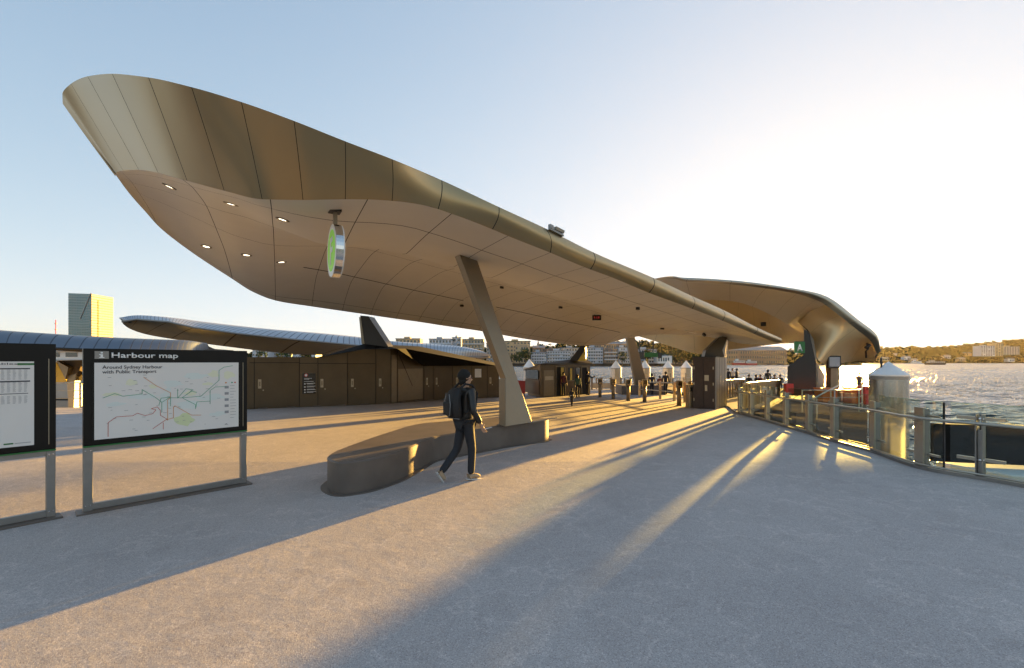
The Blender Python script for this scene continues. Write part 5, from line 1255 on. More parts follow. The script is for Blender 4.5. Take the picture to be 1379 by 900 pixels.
def building(u0, u1, v0, Y, wall, label, floors=4, cols=8, dep=14, balcony=False, roof=None, vb=None, name='apartment_building', pitched=0, win='window', cat='building', group=None, bands=None):
    x0, x1 = X(u0, Y), X(u1, Y); zt = Z(v0, Y); zb = .02 if vb is None else Z(vb, Y); h = zt-zb; w_ = x1-x0
    o = empty(name, ((x0+x1)/2, Y, zb), label, cat, group)
    m_ = MB(); m_.box(x0, Y, zb, x1, Y+dep, zt); m_.build('wall', M[wall], o)
    if pitched:
        m_ = MB(); m_.extr([V((x0-.4, Y-.5, zt+.01)), V((x0-.4, Y+dep+.5, zt+.01)), V((x0-.4, Y+dep*.5, zt+pitched))], V((w_+.8, 0, 0))); m_.build('roof', M[roof or 'roof_grey'], o)
    else:
        m_ = MB(); m_.box(x0-.5, Y-.6, zt+.01, x1+.5, Y+dep, zt+.55); m_.build('roof', M[roof or 'roof_grey'], o)
        m_ = MB(); m_.box(x0+w_*.3, Y+dep*.3, zt+.56, x0+w_*.55, Y+dep*.7, zt+2.4); m_.build('plant_room', M[wall], o)
    rr = random.Random(int(u0*7)); fh = h/floors; cw = w_/cols
    for f_ in range(floors):
        for c in range(cols):
            if rr.random() < .08: continue
            a = x0+cw*(c+.18+rr.uniform(-.04, .04)); b = a+cw*.6; z = zb+fh*(f_+.28)
            m_ = MB(); m_.box(a, Y-.08, z, b, Y-.01, z+fh*.5); m_.build('window', M[win], o)
        if balcony and f_:
            m_ = MB(); z = zb+fh*f_; m_.box(x0+w_*.04, Y-1.6, z-.12, x1-w_*.04, Y-.1, z+.05); m_.box(x0+w_*.04, Y-1.62, z+.06, x1-w_*.04, Y-1.55, z+.85); m_.build('balcony', M['wall_white'], o)
    return o
building(92, 92.5, 395, 700, 'wall_grey', 'x', 1, 1) if False else None
B = building
B(533, 566, 456.5, 470, 'wall_tan', 'pale olive flats peeking over the ribbed roof beside the dark fin', 4, 7)
B(578, 608, 457, 430, 'wall_white', 'wide flat roofed block over the ribbed pier canopy, left of its taller neighbour', 5, 7, balcony=True)
B(609, 621, 455, 440, 'wall_white', 'narrow taller stair block between two wide flat roofed blocks', 5, 2)
B(622, 651, 457.5, 430, 'wall_tan', 'cream block touching the left edge of the slanted column', 5, 7, balcony=True)
B(655, 676, 463, 440, 'wall_grey', 'grey block seen behind the slanted column', 5, 5)
B(678, 714, 460, 460, 'wall_tan', 'tan block with olive roof just right of the slanted column', 6, 8, roof='leaf')
B(694, 712, 466.5, 430, 'wall_tan', 'lower sandstone block in front of the tan olive roofed one', 4, 5)
B(718, 734, 468.5, 470, 'wall_brown', 'brown brick house below the distant church spire', 3, 4, pitched=2.5)
B(736, 752, 470.5, 440, 'wall_brown', 'brown block between church spire and terraces', 3, 4)
B(716, 736, 475, 402, 'wall_blue', 'pale blue waterfront flats directly above the kiosk left end', 4, 6, balcony=True)
B(737, 768, 473, 406, 'wall_white', 'white waterfront terraces above the middle of the kiosk roof', 4, 9, balcony=True)
B(755, 785, 469, 440, 'wall_grey', 'grey upper terrace row left of the leaning kiosk fin', 4, 8)
B(789, 812, 468.5, 404, 'wall_blue', 'blue grey waterfront flats just right of the leaning kiosk fin', 5, 7, balcony=True)
B(813, 832, 470.5, 405, 'wall_brown', 'brick and white flats in the middle of the waterfront row', 4, 6, balcony=True)
B(833, 848, 468.5, 404, 'wall_white', 'white flats left of the far slanted column', 5, 5, balcony=True)
B(857, 884, 471, 408, 'wall_blue', 'blue flats right of the far slanted column above the green sign', 4, 8, balcony=True)
B(800, 846, 463.5, 520, 'wall_brown', 'long brown building on the ridge behind the waterfront flats', 3, 14, pitched=3)
B(886, 905, 479.5, 398, 'white', 'low white boatshed under the green hanging sign', 1, 6, pitched=1.2)
B(340, 362, 471.5, 420, 'wall_white', 'white flats seen above the left end of the service block', 4, 6)
B(364, 392, 470, 430, 'wall_grey', 'grey city block behind the green tree over the service block', 4, 8)
B(394, 425, 474, 420, 'wall_white', 'low white building row right of the tree over the service block', 3, 9)
B(978, 1060, 472, 560, 'wall_brown', 'long brown wharf shed with a grey roof below the far canopy', 3, 26, dep=30, pitched=5.5, vb=491)
B(955, 1000, 478, 610, 'wall_brown', 'second brown wharf shed partly behind the cabinet pylon', 2, 14, dep=30, pitched=5, vb=491)
sp2 = empty('church_spire', (X(725, 600), 600, 0), 'tiny pale church spire above the kiosk on the skyline', 'church'); Y = 600
m_ = MB(); a = X(723.3, Y); b = X(726.5, Y); m_.box(a, Y, 0, b, Y+4, Z(464, Y)); m_.build('tower', M['wall_tan'], sp2)
m_ = MB(); m_.add([V((a, Y, Z(464, Y))), V((b, Y, Z(464, Y))), V((b, Y+4, Z(464, Y))), V((a, Y+4, Z(464, Y))), V(((a+b)/2, Y+2, Z(458, Y)))], [(0, 1, 4), (1, 2, 4), (2, 3, 4), (3, 0, 4), (3, 2, 1, 0)]); m_.build('spire', M['roof_grey'], sp2)
B(1321, 1340, 466, 1120, 'wall_white', 'white slab block of flats on the far right hill', 8, 6, dep=20, vb=480)
B(1341, 1351, 463, 1125, 'wall_tan', 'tallest narrow block on the far right hill', 9, 3, dep=20, vb=480)
B(1352, 1373, 467, 1130, 'wall_grey', 'lower grey block at the right of the hill flats', 7, 6, dep=20, vb=478)
for i, (u, v, Y, lab) in enumerate([(1193, 482.5, 1140, 'small pale house low on the far hill above the big pile cap'), (1222, 481, 1140, 'pale house on the far hill left of the ferry'), (1232, 484.5, 1130, 'white boathouse at the far waterline behind the ferry'), (1276, 479.5, 1160, 'small house on the far hill right above the ferry'),
                                    (1296, 483, 1135, 'low house by the far water left of the hill flats'), (1209, 477.5, 1190, 'high small house on the far golden hill'), (1304, 476, 1180, 'small house high left of the hill flats'), (1362, 483.5, 1130, 'low house at the far waterline under the hill flats')]):
    B(u-4.5, u+4.5, v, Y, 'white' if i % 2 else 'wall_tan', lab, 1, 4, dep=10, pitched=3, vb=v+4, name='shore_house', cat='house', group='houses on the far hills')
for u, v, s_, lab in [(1311, 466.5, 1, 'umbrella shaped pine on the skyline left of the hill flats'), (1366, 459.5, 1.35, 'broad umbrella pine on the skyline at the right edge'), (1378, 458, 1.5, 'umbrella pine cut off by the right edge')]:
    Y = 1400; o = empty('skyline_pine', (X(u, Y), Y, Z(v, Y)-16*s_), lab, 'tree', 'umbrella pines on the skyline'); rr = random.Random(int(u)); zt_ = Z(v, Y)
    m_ = MB(); m_.tube([V((X(u, Y), Y, zt_-16*s_)), V((X(u, Y)+1, Y, zt_-3*s_))], [.8, .4], 6); m_.build('trunk', M['bark'], o)
    clump_mesh([(V((X(u, Y)+rr.gauss(0, 6.5*s_), Y+rr.gauss(0, 4), zt_-rr.uniform(0, 3.5)*s_)), 2.4*s_) for _ in range(26)], rr, .9, 10).build('crown', M['leaf'], o)

# glass tower, mast
tw = empty('glass_tower', (X(122, 700), 700, 0), 'tall glass office tower with a teal left face and golden right face', 'tower')
def curtain(name, col, metal, rough, sx, sz, line, lw=.12):
    m = mat(name, col, rough, metal, var=.25, vscale=.03); t = m.node_tree; b = t.nodes['Principled BSDF']; mx = t.nodes[m['mix']]
    uvn = t.nodes.new('ShaderNodeUVMap'); s_ = t.nodes.new('ShaderNodeSeparateXYZ'); t.links.new(uvn.outputs[0], s_.inputs[0])
    k = vmax(t, line_mask(t, s_.outputs[0], 1.0, lw), line_mask(t, s_.outputs[1], 1.0, lw*2.6))
    m2 = t.nodes.new('ShaderNodeMix'); m2.data_type = 'RGBA'; t.links.new(k, m2.inputs[0]); t.links.new(mx.outputs[2], m2.inputs[6]); m2.inputs[7].default_value = (*line, 1); t.links.new(m2.outputs[2], b.inputs['Base Color'])
    r2 = t.nodes.new('ShaderNodeMapRange'); r2.inputs[3].default_value = rough; r2.inputs[4].default_value = .7; t.links.new(k, r2.inputs[0]); t.links.new(r2.outputs[0], b.inputs['Roughness']); return m
M['teal'] = curtain('teal_curtain_wall', (0.10, 0.19, 0.21), .5, .18, 1, 1, (0.16, 0.20, 0.20))
M['gold'] = curtain('gold_curtain_wall', (0.062, 0.037, 0.012), .15, .45, 1, 1, (0.075, 0.05, 0.022))
Y = 700; cx_ = X(123.5, 690); L0, C0, R0 = V((X(92, 705), 705, 0)), V((cx_, 690, 0)), V((X(152.5, 735), 735, 0))
def face(a, b, ztl, ztr, name, mt, nx, nz, par, push=0):
    m_ = MB(); m_.add([a, b, V((b.x, b.y, ztr)), V((a.x, a.y, ztl))], [(0, 1, 2, 3)], uvs=[(0, 0), (nx, 0), (nx, nz), (0, nz)]); return m_.build(name, M[mt], par)
zL, zC, zR = Z(395, 705), Z(396, 690), Z(401, 735)
face(L0, C0, zL, zC, 'teal_face', 'teal', 14, 26, tw)
C1 = C0.lerp(R0, .28)
z1_ = zC+(zR-zC)*.28
face(C0, C1, zC, z1_, 'gold_bay', 'gold', 4, 26, tw); face(C1+V((0, .02, 0)), R0, z1_, zR, 'gold_face', 'gold', 10, 26, tw)
B0 = V((X(110, 760), 760, 0))
m_ = MB(); m_.add([L0, B0, R0, V((L0.x, L0.y, zL)), V((B0.x, B0.y, zL)), V((R0.x, R0.y, zR)), V((C0.x, C0.y, zC))], [(0, 1, 4, 3), (1, 2, 5, 4), (3, 4, 5, 6)]); m_.build('rear_wall', M['wall_grey'], tw)
dn_ = (C0-L0).normalized(); nn = V((dn_.y, -dn_.x, 0)).normalized()
a = L0.lerp(C0, .98)+V((0, 0, zL-2)); b = L0.lerp(C0, .52)+V((0, 0, zL*.62)); 
m_ = MB(); sd_ = V((0, 0, 1)).cross(nn)*.7; m_.extr([a-sd_+nn*.05, a+sd_+nn*.05, b+sd_+nn*.05, b-sd_+nn*.05], nn*.6); m_.build('diagonal_fold', M['roof_grey'], tw)
dn_ = (R0-C0).normalized(); nn = V((dn_.y, -dn_.x, 0)).normalized()
m_ = MB(); m_.obox(C1+nn*.1-dn_*.5, dn_*1.0, nn*.8, V((0, 0, z1_-8))); m_.build('vertical_slot', M['wall_brown'], tw)
ms = empty('radio_mast', (X(75, 500), 500, 0), 'thin red and white mast on the skyline left of the glass tower', 'mast'); Y = 500
m_ = MB(); m_.tube([V((X(75, Y), Y, 0)), V((X(75, Y), Y, Z(431, Y)))], .35, 5); m_.build('pole', M['red'], ms)
for v in (436, 444): m_ = MB(); m_.box(X(74, Y), Y-.5, Z(v, Y)-.4, X(76.3, Y), Y+.5, Z(v, Y)+.4); m_.build('platform', M['red'], ms)

# boats
def boat(u0, u1, vwl, vtop, Y, label, hull='white', cab='white', name='ferry_boat', group=None, flip=False):
    x0, x1 = X(u0, Y), X(u1, Y); L_ = x1-x0; zt = Z(vtop, Y); o = empty(name, ((x0+x1)/2, Y, WZ), label, 'boat', group); b_ = L_*.13
    hz = WZ+(zt-WZ)*.36
    m_ = MB(); m_.add([V((x0, Y, hz)), V((x0+L_*.12, Y-b_, hz)), V((x1, Y-b_, hz)), V((x1, Y+b_, hz)), V((x0+L_*.12, Y+b_, hz)), V((x0+L_*.06, Y, WZ-.3)), V((x0+L_*.16, Y-b_*.8, WZ-.3)), V((x1-L_*.03, Y-b_*.8, WZ-.3)), V((x1-L_*.03, Y+b_*.8, WZ-.3)), V((x0+L_*.16, Y+b_*.8, WZ-.3))],
                     [(0, 1, 2, 3, 4), (0, 5, 6, 1), (1, 6, 7, 2), (2, 7, 8, 3), (3, 8, 9, 4), (4, 9, 5, 0)]); m_.build('hull', M[hull], o)
    m_ = MB(); m_.box(x0+L_*.2, Y-b_*.8, hz+.01, x1-L_*.04, Y+b_*.8, hz+(zt-hz)*.5); m_.build('cabin', M[cab], o)
    for k in range(7): a = x0+L_*(.24+.1*k); m_ = MB(); m_.box(a, Y-b_*.8-.08, hz+(zt-hz)*.18, a+L_*.065, Y-b_*.8-.01, hz+(zt-hz)*.4); m_.build('window', M['window'], o)
    m_ = MB(); m_.box(x0+L_*.18, Y-b_*.85, hz+(zt-hz)*.5+.01, x1-L_*.02, Y+b_*.85, hz+(zt-hz)*.56); m_.build('upper_deck', M['white'], o)
    m_ = MB(); m_.box(x0+L_*.3, Y-b_*.5, hz+(zt-hz)*.57, x0+L_*.5, Y+b_*.5, zt); m_.build('wheelhouse', M[cab], o)
    m_ = MB(); m_.tube([V((x0+L_*.55, Y, hz)), V((x0+L_*.55, Y, zt+(zt-hz)*.5))], L_*.006, 5); m_.build('mast', M['steel_dull'], o)
boat(1244, 1271, 491.3, 485.3, 600, 'ferry crossing the open water right of the big pile', 'black_metal', 'wall_grey')
boat(985, 1003, 490, 483.5, 520, 'moored white launch left in the row before the brown shed', 'red', name='moored_launch', group='boats moored at the wharf shed')
boat(1002, 1019, 490, 484.5, 515, 'moored red hulled launch right in the row before the brown shed', 'red', name='moored_launch', group='boats moored at the wharf shed')
boat(1226, 1240, 489.3, 485, 950, 'tiny white cruiser at the far shore left of the ferry', name='moored_launch')

# ------------------------------------------------------------------ people
def skin(name, verts, edges, mat_, parent, sub=2, root=0, place=None):
    me = bpy.data.meshes.new(name); me.from_pydata([v[:3] for v in verts], edges, []); o = bpy.data.objects.new(name, me); C.objects.link(o)
    sm = o.modifiers.new('s', 'SKIN'); sm.use_smooth_shade = True
    if sub: ss_ = o.modifiers.new('u', 'SUBSURF'); ss_.levels = sub; ss_.render_levels = sub
    for i, v in enumerate(verts):
        r = v[3]; me.skin_vertices[0].data[i].radius = (r, v[4] if len(v) > 4 else r); me.skin_vertices[0].data[i].use_root = (i == root)
    dg = bpy.context.evaluated_depsgraph_get(); m2_ = bpy.data.meshes.new_from_object(o.evaluated_get(dg)); bpy.data.objects.remove(o)
    m2_.materials.clear(); m2_.materials.append(mat_); m2_.name = name
    for p in m2_.polygons: p.use_smooth = True
    q = bpy.data.objects.new(name, m2_); C.objects.link(q); q.parent = parent; return q
def sphere(name, c, r3, mat_, parent, cut=None, seg=18):
    m_ = MB(); rows = []
    for i in range(seg//2+1):
        th_ = math.pi*i/(seg//2); rows.append([V((c[0]+r3[0]*math.sin(th_)*math.cos(2*math.pi*k/seg), c[1]+r3[1]*math.sin(th_)*math.sin(2*math.pi*k/seg), c[2]+r3[2]*math.cos(th_))) for k in range(seg+1)])
    m_.grid(rows); o0 = origin(parent); m_.v = [v+o0 for v in m_.v]; return m_.build(name, mat_, parent)
M['skin'] = mat('skin', (0.42, 0.25, 0.16), 0.5, var=.05)
M['skin_pale'] = mat('pale_skin', (0.55, 0.36, 0.26), 0.5, var=.05)
M['hair_black'] = mat('black_hair', (0.007, 0.006, 0.005), 0.85, bump=.6, scale=60)
M['jacket_black'] = mat('black_jacket', (0.010, 0.010, 0.010), 0.42, bump=.3, scale=14, var=.3)
M['denim'] = mat('dark_denim', (0.013, 0.016, 0.022), 0.8, bump=.25, scale=30, var=.35, vscale=5)
M['shoe'] = mat('tan_shoe', (0.38, 0.28, 0.18), 0.7, var=.2)
M['pack'] = mat('backpack_fabric', (0.009, 0.009, 0.010), 0.7, bump=.3, scale=30, var=.3)
M['strap'] = mat('grey_strap', (0.20, 0.20, 0.20), 0.6)
M['cloth_dark'] = mat('dark_cloth', (0.022, 0.02, 0.024), 0.8, var=.3)
M['cloth_red'] = mat('dark_red_cloth', (0.10, 0.02, 0.025), 0.8, var=.3)
M['cloth_green'] = mat('green_cloth', (0.05, 0.11, 0.07), 0.8, var=.3)
M['cloth_white'] = mat('light_cloth', (0.55, 0.54, 0.52), 0.8, var=.1)
STAND = dict(hl=(-.085, 0, .90), kl=(-.09, .02, .50), al=(-.095, -.01, .085), tl=(-.10, .15, .035), hr=(.085, 0, .90), kr=(.09, .02, .50), ar=(.095, -.01, .085), tr=(.10, .15, .035),
             sl=(-.17, 0, 1.41), el=(-.23, -.02, 1.13), wl=(-.24, .06, .88), sr=(.17, 0, 1.41), er=(.23, -.02, 1.13), wr=(.24, .06, .88))
WALK = dict(STAND, kl=(-.09, -.06, .50), al=(-.09, -.26, .13), tl=(-.09, -.12, .03), kr=(.09, .14, .50), ar=(.09, .22, .085), tr=(.09, .38, .06), el=(-.22, .06, 1.14), wl=(-.2, .22, .93), er=(.22, -.10, 1.14), wr=(.24, -.12, .90))
MAIN = dict(hl=(-.085, 0, .88), kl=(-.08, -.10, .47), al=(-.065, -.40, .15), tl=(-.06, -.335, .03), hr=(.085, 0, .88), kr=(.09, .07, .48), ar=(.09, .05, .085), tr=(.09, .22, .035),
            sl=(-.18, 0, 1.40), el=(-.26, .0, 1.13), wl=(-.25, .07, .88), sr=(.18, 0, 1.40), er=(.27, -.03, 1.12), wr=(.27, .11, .90))
SIT = dict(hl=(-.1, 0, .48), kl=(-.12, .40, .50), al=(-.12, .42, .09), tl=(-.12, .58, .035), hr=(.1, 0, .48), kr=(.12, .40, .50), ar=(.12, .42, .09), tr=(.12, .58, .035),
           sl=(-.17, .05, .98), el=(-.24, .12, .74), wl=(-.12, .34, .62), sr=(.17, .05, .98), er=(.24, .12, .74), wr=(.12, .34, .62))
LEAN = dict(STAND, er=(.30, .22, 1.25), wr=(.34, .45, 1.38))
def person(loc, heading, height, label, pose, top, legs, hair='hair_black', shoe='cloth_dark', skin_='skin', detail=False, extras=None, group=None, yaw=0.0, sit=False, slim=1.0, long_hair=False):
    """heading: world direction (x, y) the figure faces"""
    o = empty('person', loc, label, 'person', group)
    o.rotation_euler.z = -math.atan2(heading[0], heading[1])
    q = pose; pz_ = (q['hl'][2]+q['hr'][2])/2; dz = pz_-.90; k_ = slim
    cy_ = .05 if sit else 0
    def hd(x, y, z):                       # head-local offset turned by yaw
        c_, s_ = math.cos(yaw), math.sin(yaw); return (x*c_+y*s_, cy_+.015+(-x*s_+y*c_), z+dz)
    body = [(0, 0, pz_+.04, .11*k_, .09), (0, cy_*.5, 1.12+dz, .10*k_, .08), (0, cy_, 1.30+dz, .12*k_, .095), (0, cy_, 1.44+dz, .06, .06), (*hd(0, -.01, 1.52)[:3], .052),
            (*hd(0, .015, 1.575), .066, .066), (*hd(0, .01, 1.65), .078, .088), (*hd(0, 0, 1.705), .062, .075)]
    e = [(i, i+1) for i in range(7)]
    n0 = len(body); body.append((*hd(0, .088, 1.60), .016)); e.append((5, n0)); body.append((*hd(0, .106, 1.592), .012)); e.append((n0, n0+1))
    for sx_ in (-1, 1): body.append((*hd(sx_*.078, -.005, 1.615), .014)); e.append((6, len(body)-1)); body.append((*hd(sx_*.088, -.012, 1.625), .012)); e.append((len(body)-2, len(body)-1))
    for s_ in 'lr':
        i = len(body); body += [(*q['s'+s_], .052), (*q['e'+s_], .038), (*q['w'+s_], .025)]; e += [(2, i), (i, i+1), (i+1, i+2)]
        el_, wr_ = V(q['e'+s_]), V(q['w'+s_]); d = (wr_-el_).normalized(); d = (d+V((0, .1, -.35))).normalized()
        pl_ = wr_+d*.06; body.append((*pl_, .030, .018)); e.append((i+2, i+3))
        if detail:
            side = V((0, 1, 0)); side = (side-d*side.dot(d)).normalized()
            nrm_ = d.cross(side).normalized()*(1 if s_ == 'l' else -1)
            for k, (w_, ln) in enumerate(((-.026, .055), (-.009, .068), (.009, .075), (.026, .070))):
                a = pl_+side*w_+d*.035; b = a+d*ln*.5-nrm_*.006; c_ = b+d*ln*.42-nrm_*.022
                j_ = len(body); body += [(*a, .0095), (*b, .0085), (*c_, .0072)]; e += [(i+3, j_), (j_, j_+1), (j_+1, j_+2)]
            a = wr_+d*.025+side*.034; b = a+d*.035+side*.016-nrm_*.01; j_ = len(body); body += [(*a, .012), (*b, .009)]; e += [(i+3, j_), (j_, j_+1)]
        else:
            j_ = len(body); body.append((*(pl_+d*.07+V((0, .01, 0))), .015)); e.append((i+3, j_)); body.append((*(wr_+d*.06+V((0, .035, 0))), .009)); e.append((i+3, j_+1))
        i = len(body); body += [(*q['h'+s_], .07), (*q['k'+s_], .048), (*q['a'+s_], .034), (*(V(q['t'+s_])*1.0), .026)]; e += [(0, i), (i, i+1), (i+1, i+2), (i+2, i+3)]
    skin('body', body, e, M[skin_], o, 2 if detail else 1)
    j = [(0, 0, pz_-.03, .15*k_, .125), (0, cy_*.5, 1.10+dz, .14*k_, .115), (0, cy_, 1.28+dz, .155*k_, .125), (0, cy_, 1.40+dz, .12*k_, .10), (0, cy_-.005, 1.475+dz, .066, .066)]; e = [(0, 1), (1, 2), (2, 3), (3, 4)]
    for s_ in 'lr':
        i = len(j); el_, wr_ = V(q['e'+s_]), V(q['w'+s_]); md = el_.lerp(wr_, .92)
        j += [(*q['s'+s_], .072), (*V(q['s'+s_]).lerp(el_, .5), .062), (*el_, .055), (*el_.lerp(wr_, .5), .054), (*md.lerp(wr_, .6), .047)]; e += [(3, i), (i, i+1), (i+1, i+2), (i+2, i+3), (i+3, i+4)]
    skin('jacket', j, e, M[top], o, 2 if detail else 1)
    t_ = [(0, 0, pz_+.05, .135*k_, .115)]; e = []
    for s_ in 'lr':
        h_, kn, an = V(q['h'+s_]), V(q['k'+s_]), V(q['a'+s_]); i = len(t_)
        t_ += [(*h_, .10), (*h_.lerp(kn, .5), .083), (*kn, .068), (*kn.lerp(an, .5), .062), (*kn.lerp(an, 1.0), .058)]; e += [(0, i)]+[(i+k, i+k+1) for k in range(4)]
    skin('trousers', t_, e, M[legs], o, 2 if detail else 1)
    for s_ in 'lr':
        an, tn = V(q['a'+s_]), V(q['t'+s_]); f_ = (tn-an); heel = an-f_*.22+V((0, 0, -.035 if an.z < .11 else -.02)); 
        skin('shoe', [(*(an+V((0, 0, -.01))), .045), (*heel, .036), (*(an.lerp(tn, .55)+V((0, 0, .0))), .043), (*tn, .034)], [(0, 1), (0, 2), (2, 3)], M[shoe], o, 2 if detail else 1)
        if detail:
            up_ = V((0, 0, 1)); fd = (tn-heel).normalized(); sd_ = fd.cross(up_).normalized(); dn_ = sd_.cross(fd).normalized(); dn_ = dn_ if dn_.z < 0 else -dn_
            c0_ = heel-fd*.045+dn_*.030; m_ = MB(); ln = (tn-heel).length+.085; m_.extr([c0_-sd_*.035, c0_+sd_*.035, c0_+fd*ln*.6+sd_*.047, c0_+fd*ln*.95+sd_*.03, c0_+fd*ln*.95-sd_*.03, c0_+fd*ln*.6-sd_*.047], dn_*.018)
            o0 = origin(o); m_.v = [v+o0 for v in m_.v]; m_.build('sole', M['cloth_white'], o, bevel=.006)
    hc = hd(0, -.016, 1.672); h_ = sphere('hair', (0, 0, 0), (.098, .108, .108), M[hair], o); h_.location = hd(0, -.03, 1.658); h_.rotation_euler = (R(-22), 0, -yaw)
    h3_ = sphere('hair_nape', (0, 0, 0), (.078, .055, .07), M[hair], o); h3_.location = hd(0, -.052, 1.585)
    if long_hair: h2_ = sphere('hair_length', (0, 0, 0), (.085, .055, .15), M[hair], o); h2_.location = hd(0, -.07, 1.56)
    if detail:
        for sx_ in (-1, 1): ey = sphere('eye', (0, 0, 0), (.012, .008, .009), M['ink'], o, seg=10); ey.location = hd(sx_*.032, .082, 1.632)
        mo = sphere('mouth', (0, 0, 0), (.022, .006, .006), M['cloth_red'], o, seg=10); mo.location = hd(0, .083, 1.562)
    if extras: extras(o)
    s0_ = height/(1.76+dz if sit else 1.76); o.scale = (s0_,)*3
    return o
def main_extras(o):
    def lb_(m_, name, mt, bevel=0):
        o0 = origin(o); m_.v = [v+o0 for v in m_.v]; return m_.build(name, M[mt], o, bevel=bevel)
    m_ = MB(); rws = []
    for z, hw, d0, d1 in ((.98, .10, -.13, -.24), (1.02, .145, -.125, -.29), (1.15, .155, -.13, -.315), (1.30, .15, -.14, -.30), (1.40, .135, -.14, -.25), (1.45, .09, -.13, -.19)):
        ring_ = []
        for k in range(17):
            a = 2*math.pi*k/16; c_, s_ = math.cos(a), math.sin(a); cc = math.copysign(abs(c_)**.6, c_); s2 = math.copysign(abs(s_)**.6, s_)
            ring_.append(V((cc*hw, (d0+d1)/2+s2*(d0-d1)/2, z)))
        rws.append(ring_)
    m_.grid(rws); m_.add(rws[0][:-1], [list(range(16))]); m_.add(rws[-1][:-1], [list(range(16))]); lb_(m_, 'backpack', 'pack')
    m_ = MB(); m_.box(-.105, -.345, 1.04, .105, -.30, 1.24); lb_(m_, 'backpack_pocket', 'pack', .018)
    for sx_ in (-1, 1):
        m_ = MB(); m_.tube([V((sx_*.09, -.15, 1.44)), V((sx_*.10, -.06, 1.515)), V((sx_*.11, .06, 1.49)), V((sx_*.125, .145, 1.36)), V((sx_*.15, .10, 1.16)), V((sx_*.15, -.10, 1.06))], .018, 6); lb_(m_, 'shoulder_strap', 'pack')
    m_ = MB(); m_.tube([V((.06, -.325, 1.36)), V((.11, -.335, 1.2)), V((.10, -.34, 1.05)), V((.02, -.33, 1.00)), V((.16, -.20, .985))], .006, 5); lb_(m_, 'grey_piping', 'strap')
    m_ = MB(); m_.tube([V((-.05, -.315, 1.38)), V((-.08, -.335, 1.2)), V((-.10, -.33, 1.04))], .005, 5); lb_(m_, 'grey_piping', 'strap')
    w_ = V(MAIN['wr']); m_ = MB(); m_.obox(w_+V((-.01, .06, -.09)), V((.02, .13, .02)), V((.05, -.01, 0)), V((0, .0, .006))); lb_(m_, 'phone', 'cloth_white', .002)
f_, r_ = V((.78, .62)), V((.62, -.78))
person((-.715, 6.80, 0), (.78, .62), 1.70, 'man with black jacket, backpack and jeans striding right past the concrete bench', MAIN, 'jacket_black', 'denim', shoe='shoe', detail=True, extras=main_extras, yaw=.35)
def pg(u, v, label, hpx, heading, pose=WALK, **k):
    p = G(u, v); return person(p, heading, hpx/F*p.y, label, pose, k.pop('top', 'cloth_dark'), k.pop('legs', 'cloth_dark'), **k)
def band_extra(o):
    m_ = MB(); m_.tube([V((math.cos(a)*.165, math.sin(a)*.14, 1.06)) for a in [2*math.pi*i/12 for i in range(13)]], .02, 5); o0 = origin(o); m_.v = [v+o0 for v in m_.v]; m_.build('white_stripe', M['cloth_white'], o)
pg(770, 547.5, 'small child in dark coat with a pale stripe walking alone before the kiosk', 24.5, (-.1, 1), extras=band_extra, slim=1.25)
pg(778, 535.2, 'woman in green jacket with a dark bag standing by the kiosk', 31, (.5, .8), STAND, top='cloth_green', long_hair=True, skin_='skin_pale', extras=lambda o: sphere('bag', (.2, -.05, .85), (.14, .08, .13), M['cloth_dark'], o))
p = G(790, 532.2); person(p+V((0, -.3, 0)), (.9, .3), 1.75, 'dark clothed man leaning an arm outward at the right kiosk doorway', LEAN, 'cloth_dark', 'cloth_dark')
p = kA+dkn*(.37*Lk)+nk*.25; p.z = zg(p.y)+.03; person(p, (.3, -.9), 1.62, 'shadowy person standing in the left doorway of the kiosk', STAND, 'cloth_red', 'cloth_dark')
for q in ((878, 532.4, 'left walker of the trio, dark hooded clothes', 29.5, 'cloth_dark'), (888.5, 531.0, 'shorter middle walker of the trio in dark red top', 25, 'cloth_red'), (896.5, 531.8, 'tallest right walker of the trio in black', 31.5, 'cloth_dark')):
    pg(q[0], q[1], q[2], q[3], (.15, 1), top=q[4], skin_='skin')
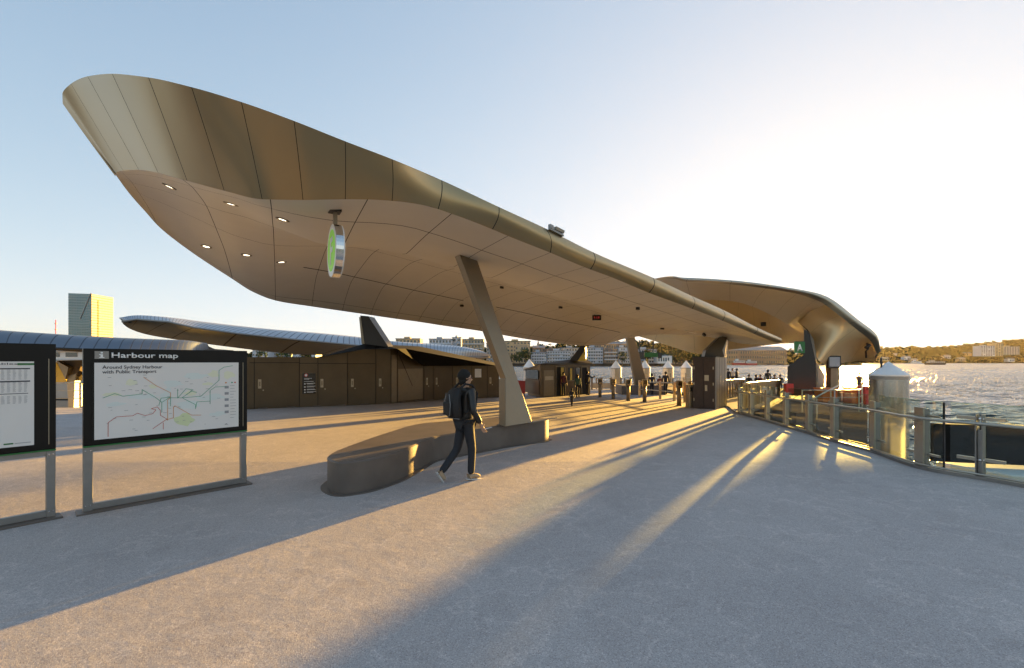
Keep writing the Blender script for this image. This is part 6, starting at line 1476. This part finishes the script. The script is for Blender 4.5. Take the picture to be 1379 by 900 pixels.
for u, Y, hd_, lab, top in ((980.5, 40, (.3, 1), 'dark figure standing at the left on the pontoon just right of the cabinet', 'cloth_dark'), (986.5, 41, (0, -1), 'figure in a pale top standing between two dark figures on the pontoon', 'cloth_white'), (992, 40, (-.5, .5), 'dark figure standing right of the pale topped one on the pontoon', 'cloth_dark')):
    if u: person(V((X(u, Y), Y, pz+.18)), hd_, 1.62, lab, STAND, top, 'cloth_dark')
st = empty('bench_seat', V((X(1028, 38), 38, pz)), 'low dark bench on the pontoon carrying the seated silhouettes', 'bench')
m_ = MB(); m_.box(X(1006, 38), 37.7, pz+.42, X(1060, 38), 38.3, pz+.50); m_.build('seat', M['timber'], st)
for u in (1008, 1025, 1042, 1058): m_ = MB(); m_.box(X(u, 38)-.05, 37.75, pz, X(u, 38)+.05, 38.25, pz+.42); m_.build('leg', M['black_metal'], st)
for u, lab, hd_, tp__ in ((1009, 'leftmost seated silhouette on the pontoon bench', (-.3, -1), 'cloth_dark'), (1018, 'second seated silhouette from the left on the pontoon bench', (.5, -1), 'cloth_dark'), (1024, 'third seated silhouette from the left on the pontoon bench', (-.2, -1), 'cloth_red'),
                   (1043, 'seated silhouette second from the right on the pontoon bench', (.2, -1), 'cloth_dark'), (1051, 'rightmost seated silhouette on the pontoon bench', (-.6, -1), 'cloth_dark')):
    person(V((X(u, 38), 38.05, pz+.02)), hd_, 1.30, lab, SIT, tp__, 'cloth_dark', sit=True)
person(V((X(1034, 37), 37, pz)), (.2, 1), 1.75, 'standing silhouette among the seated group on the pontoon', STAND, 'cloth_dark', 'cloth_dark')
person(V((X(1157, 27.6), 27.6, pz+.32)), (.6, .8), 1.45, 'lone dark figure standing behind the bins left of the big steel pile', STAND, 'cloth_dark', 'cloth_dark')

# ------------------------------------------------------------------ air
hz = MB(); hz.box(-2400, -80, -5, 2600, 2700, 135); hz_ = hz.build('haze', None); tag(hz_, 'thin warm evening haze over the harbour', 'haze', kind='stuff')
hm = bpy.data.materials.new('evening_air'); hm.use_nodes = True; t = hm.node_tree
for n in list(t.nodes): t.nodes.remove(n)
out = t.nodes.new('ShaderNodeOutputMaterial'); pv = t.nodes.new('ShaderNodeVolumePrincipled'); pv.inputs['Color'].default_value = (1, .93, .82, 1); pv.inputs['Density'].default_value = .000014; pv.inputs['Anisotropy'].default_value = .5
t.links.new(pv.outputs[0], out.inputs['Volume']); hz_.data.materials.append(hm)
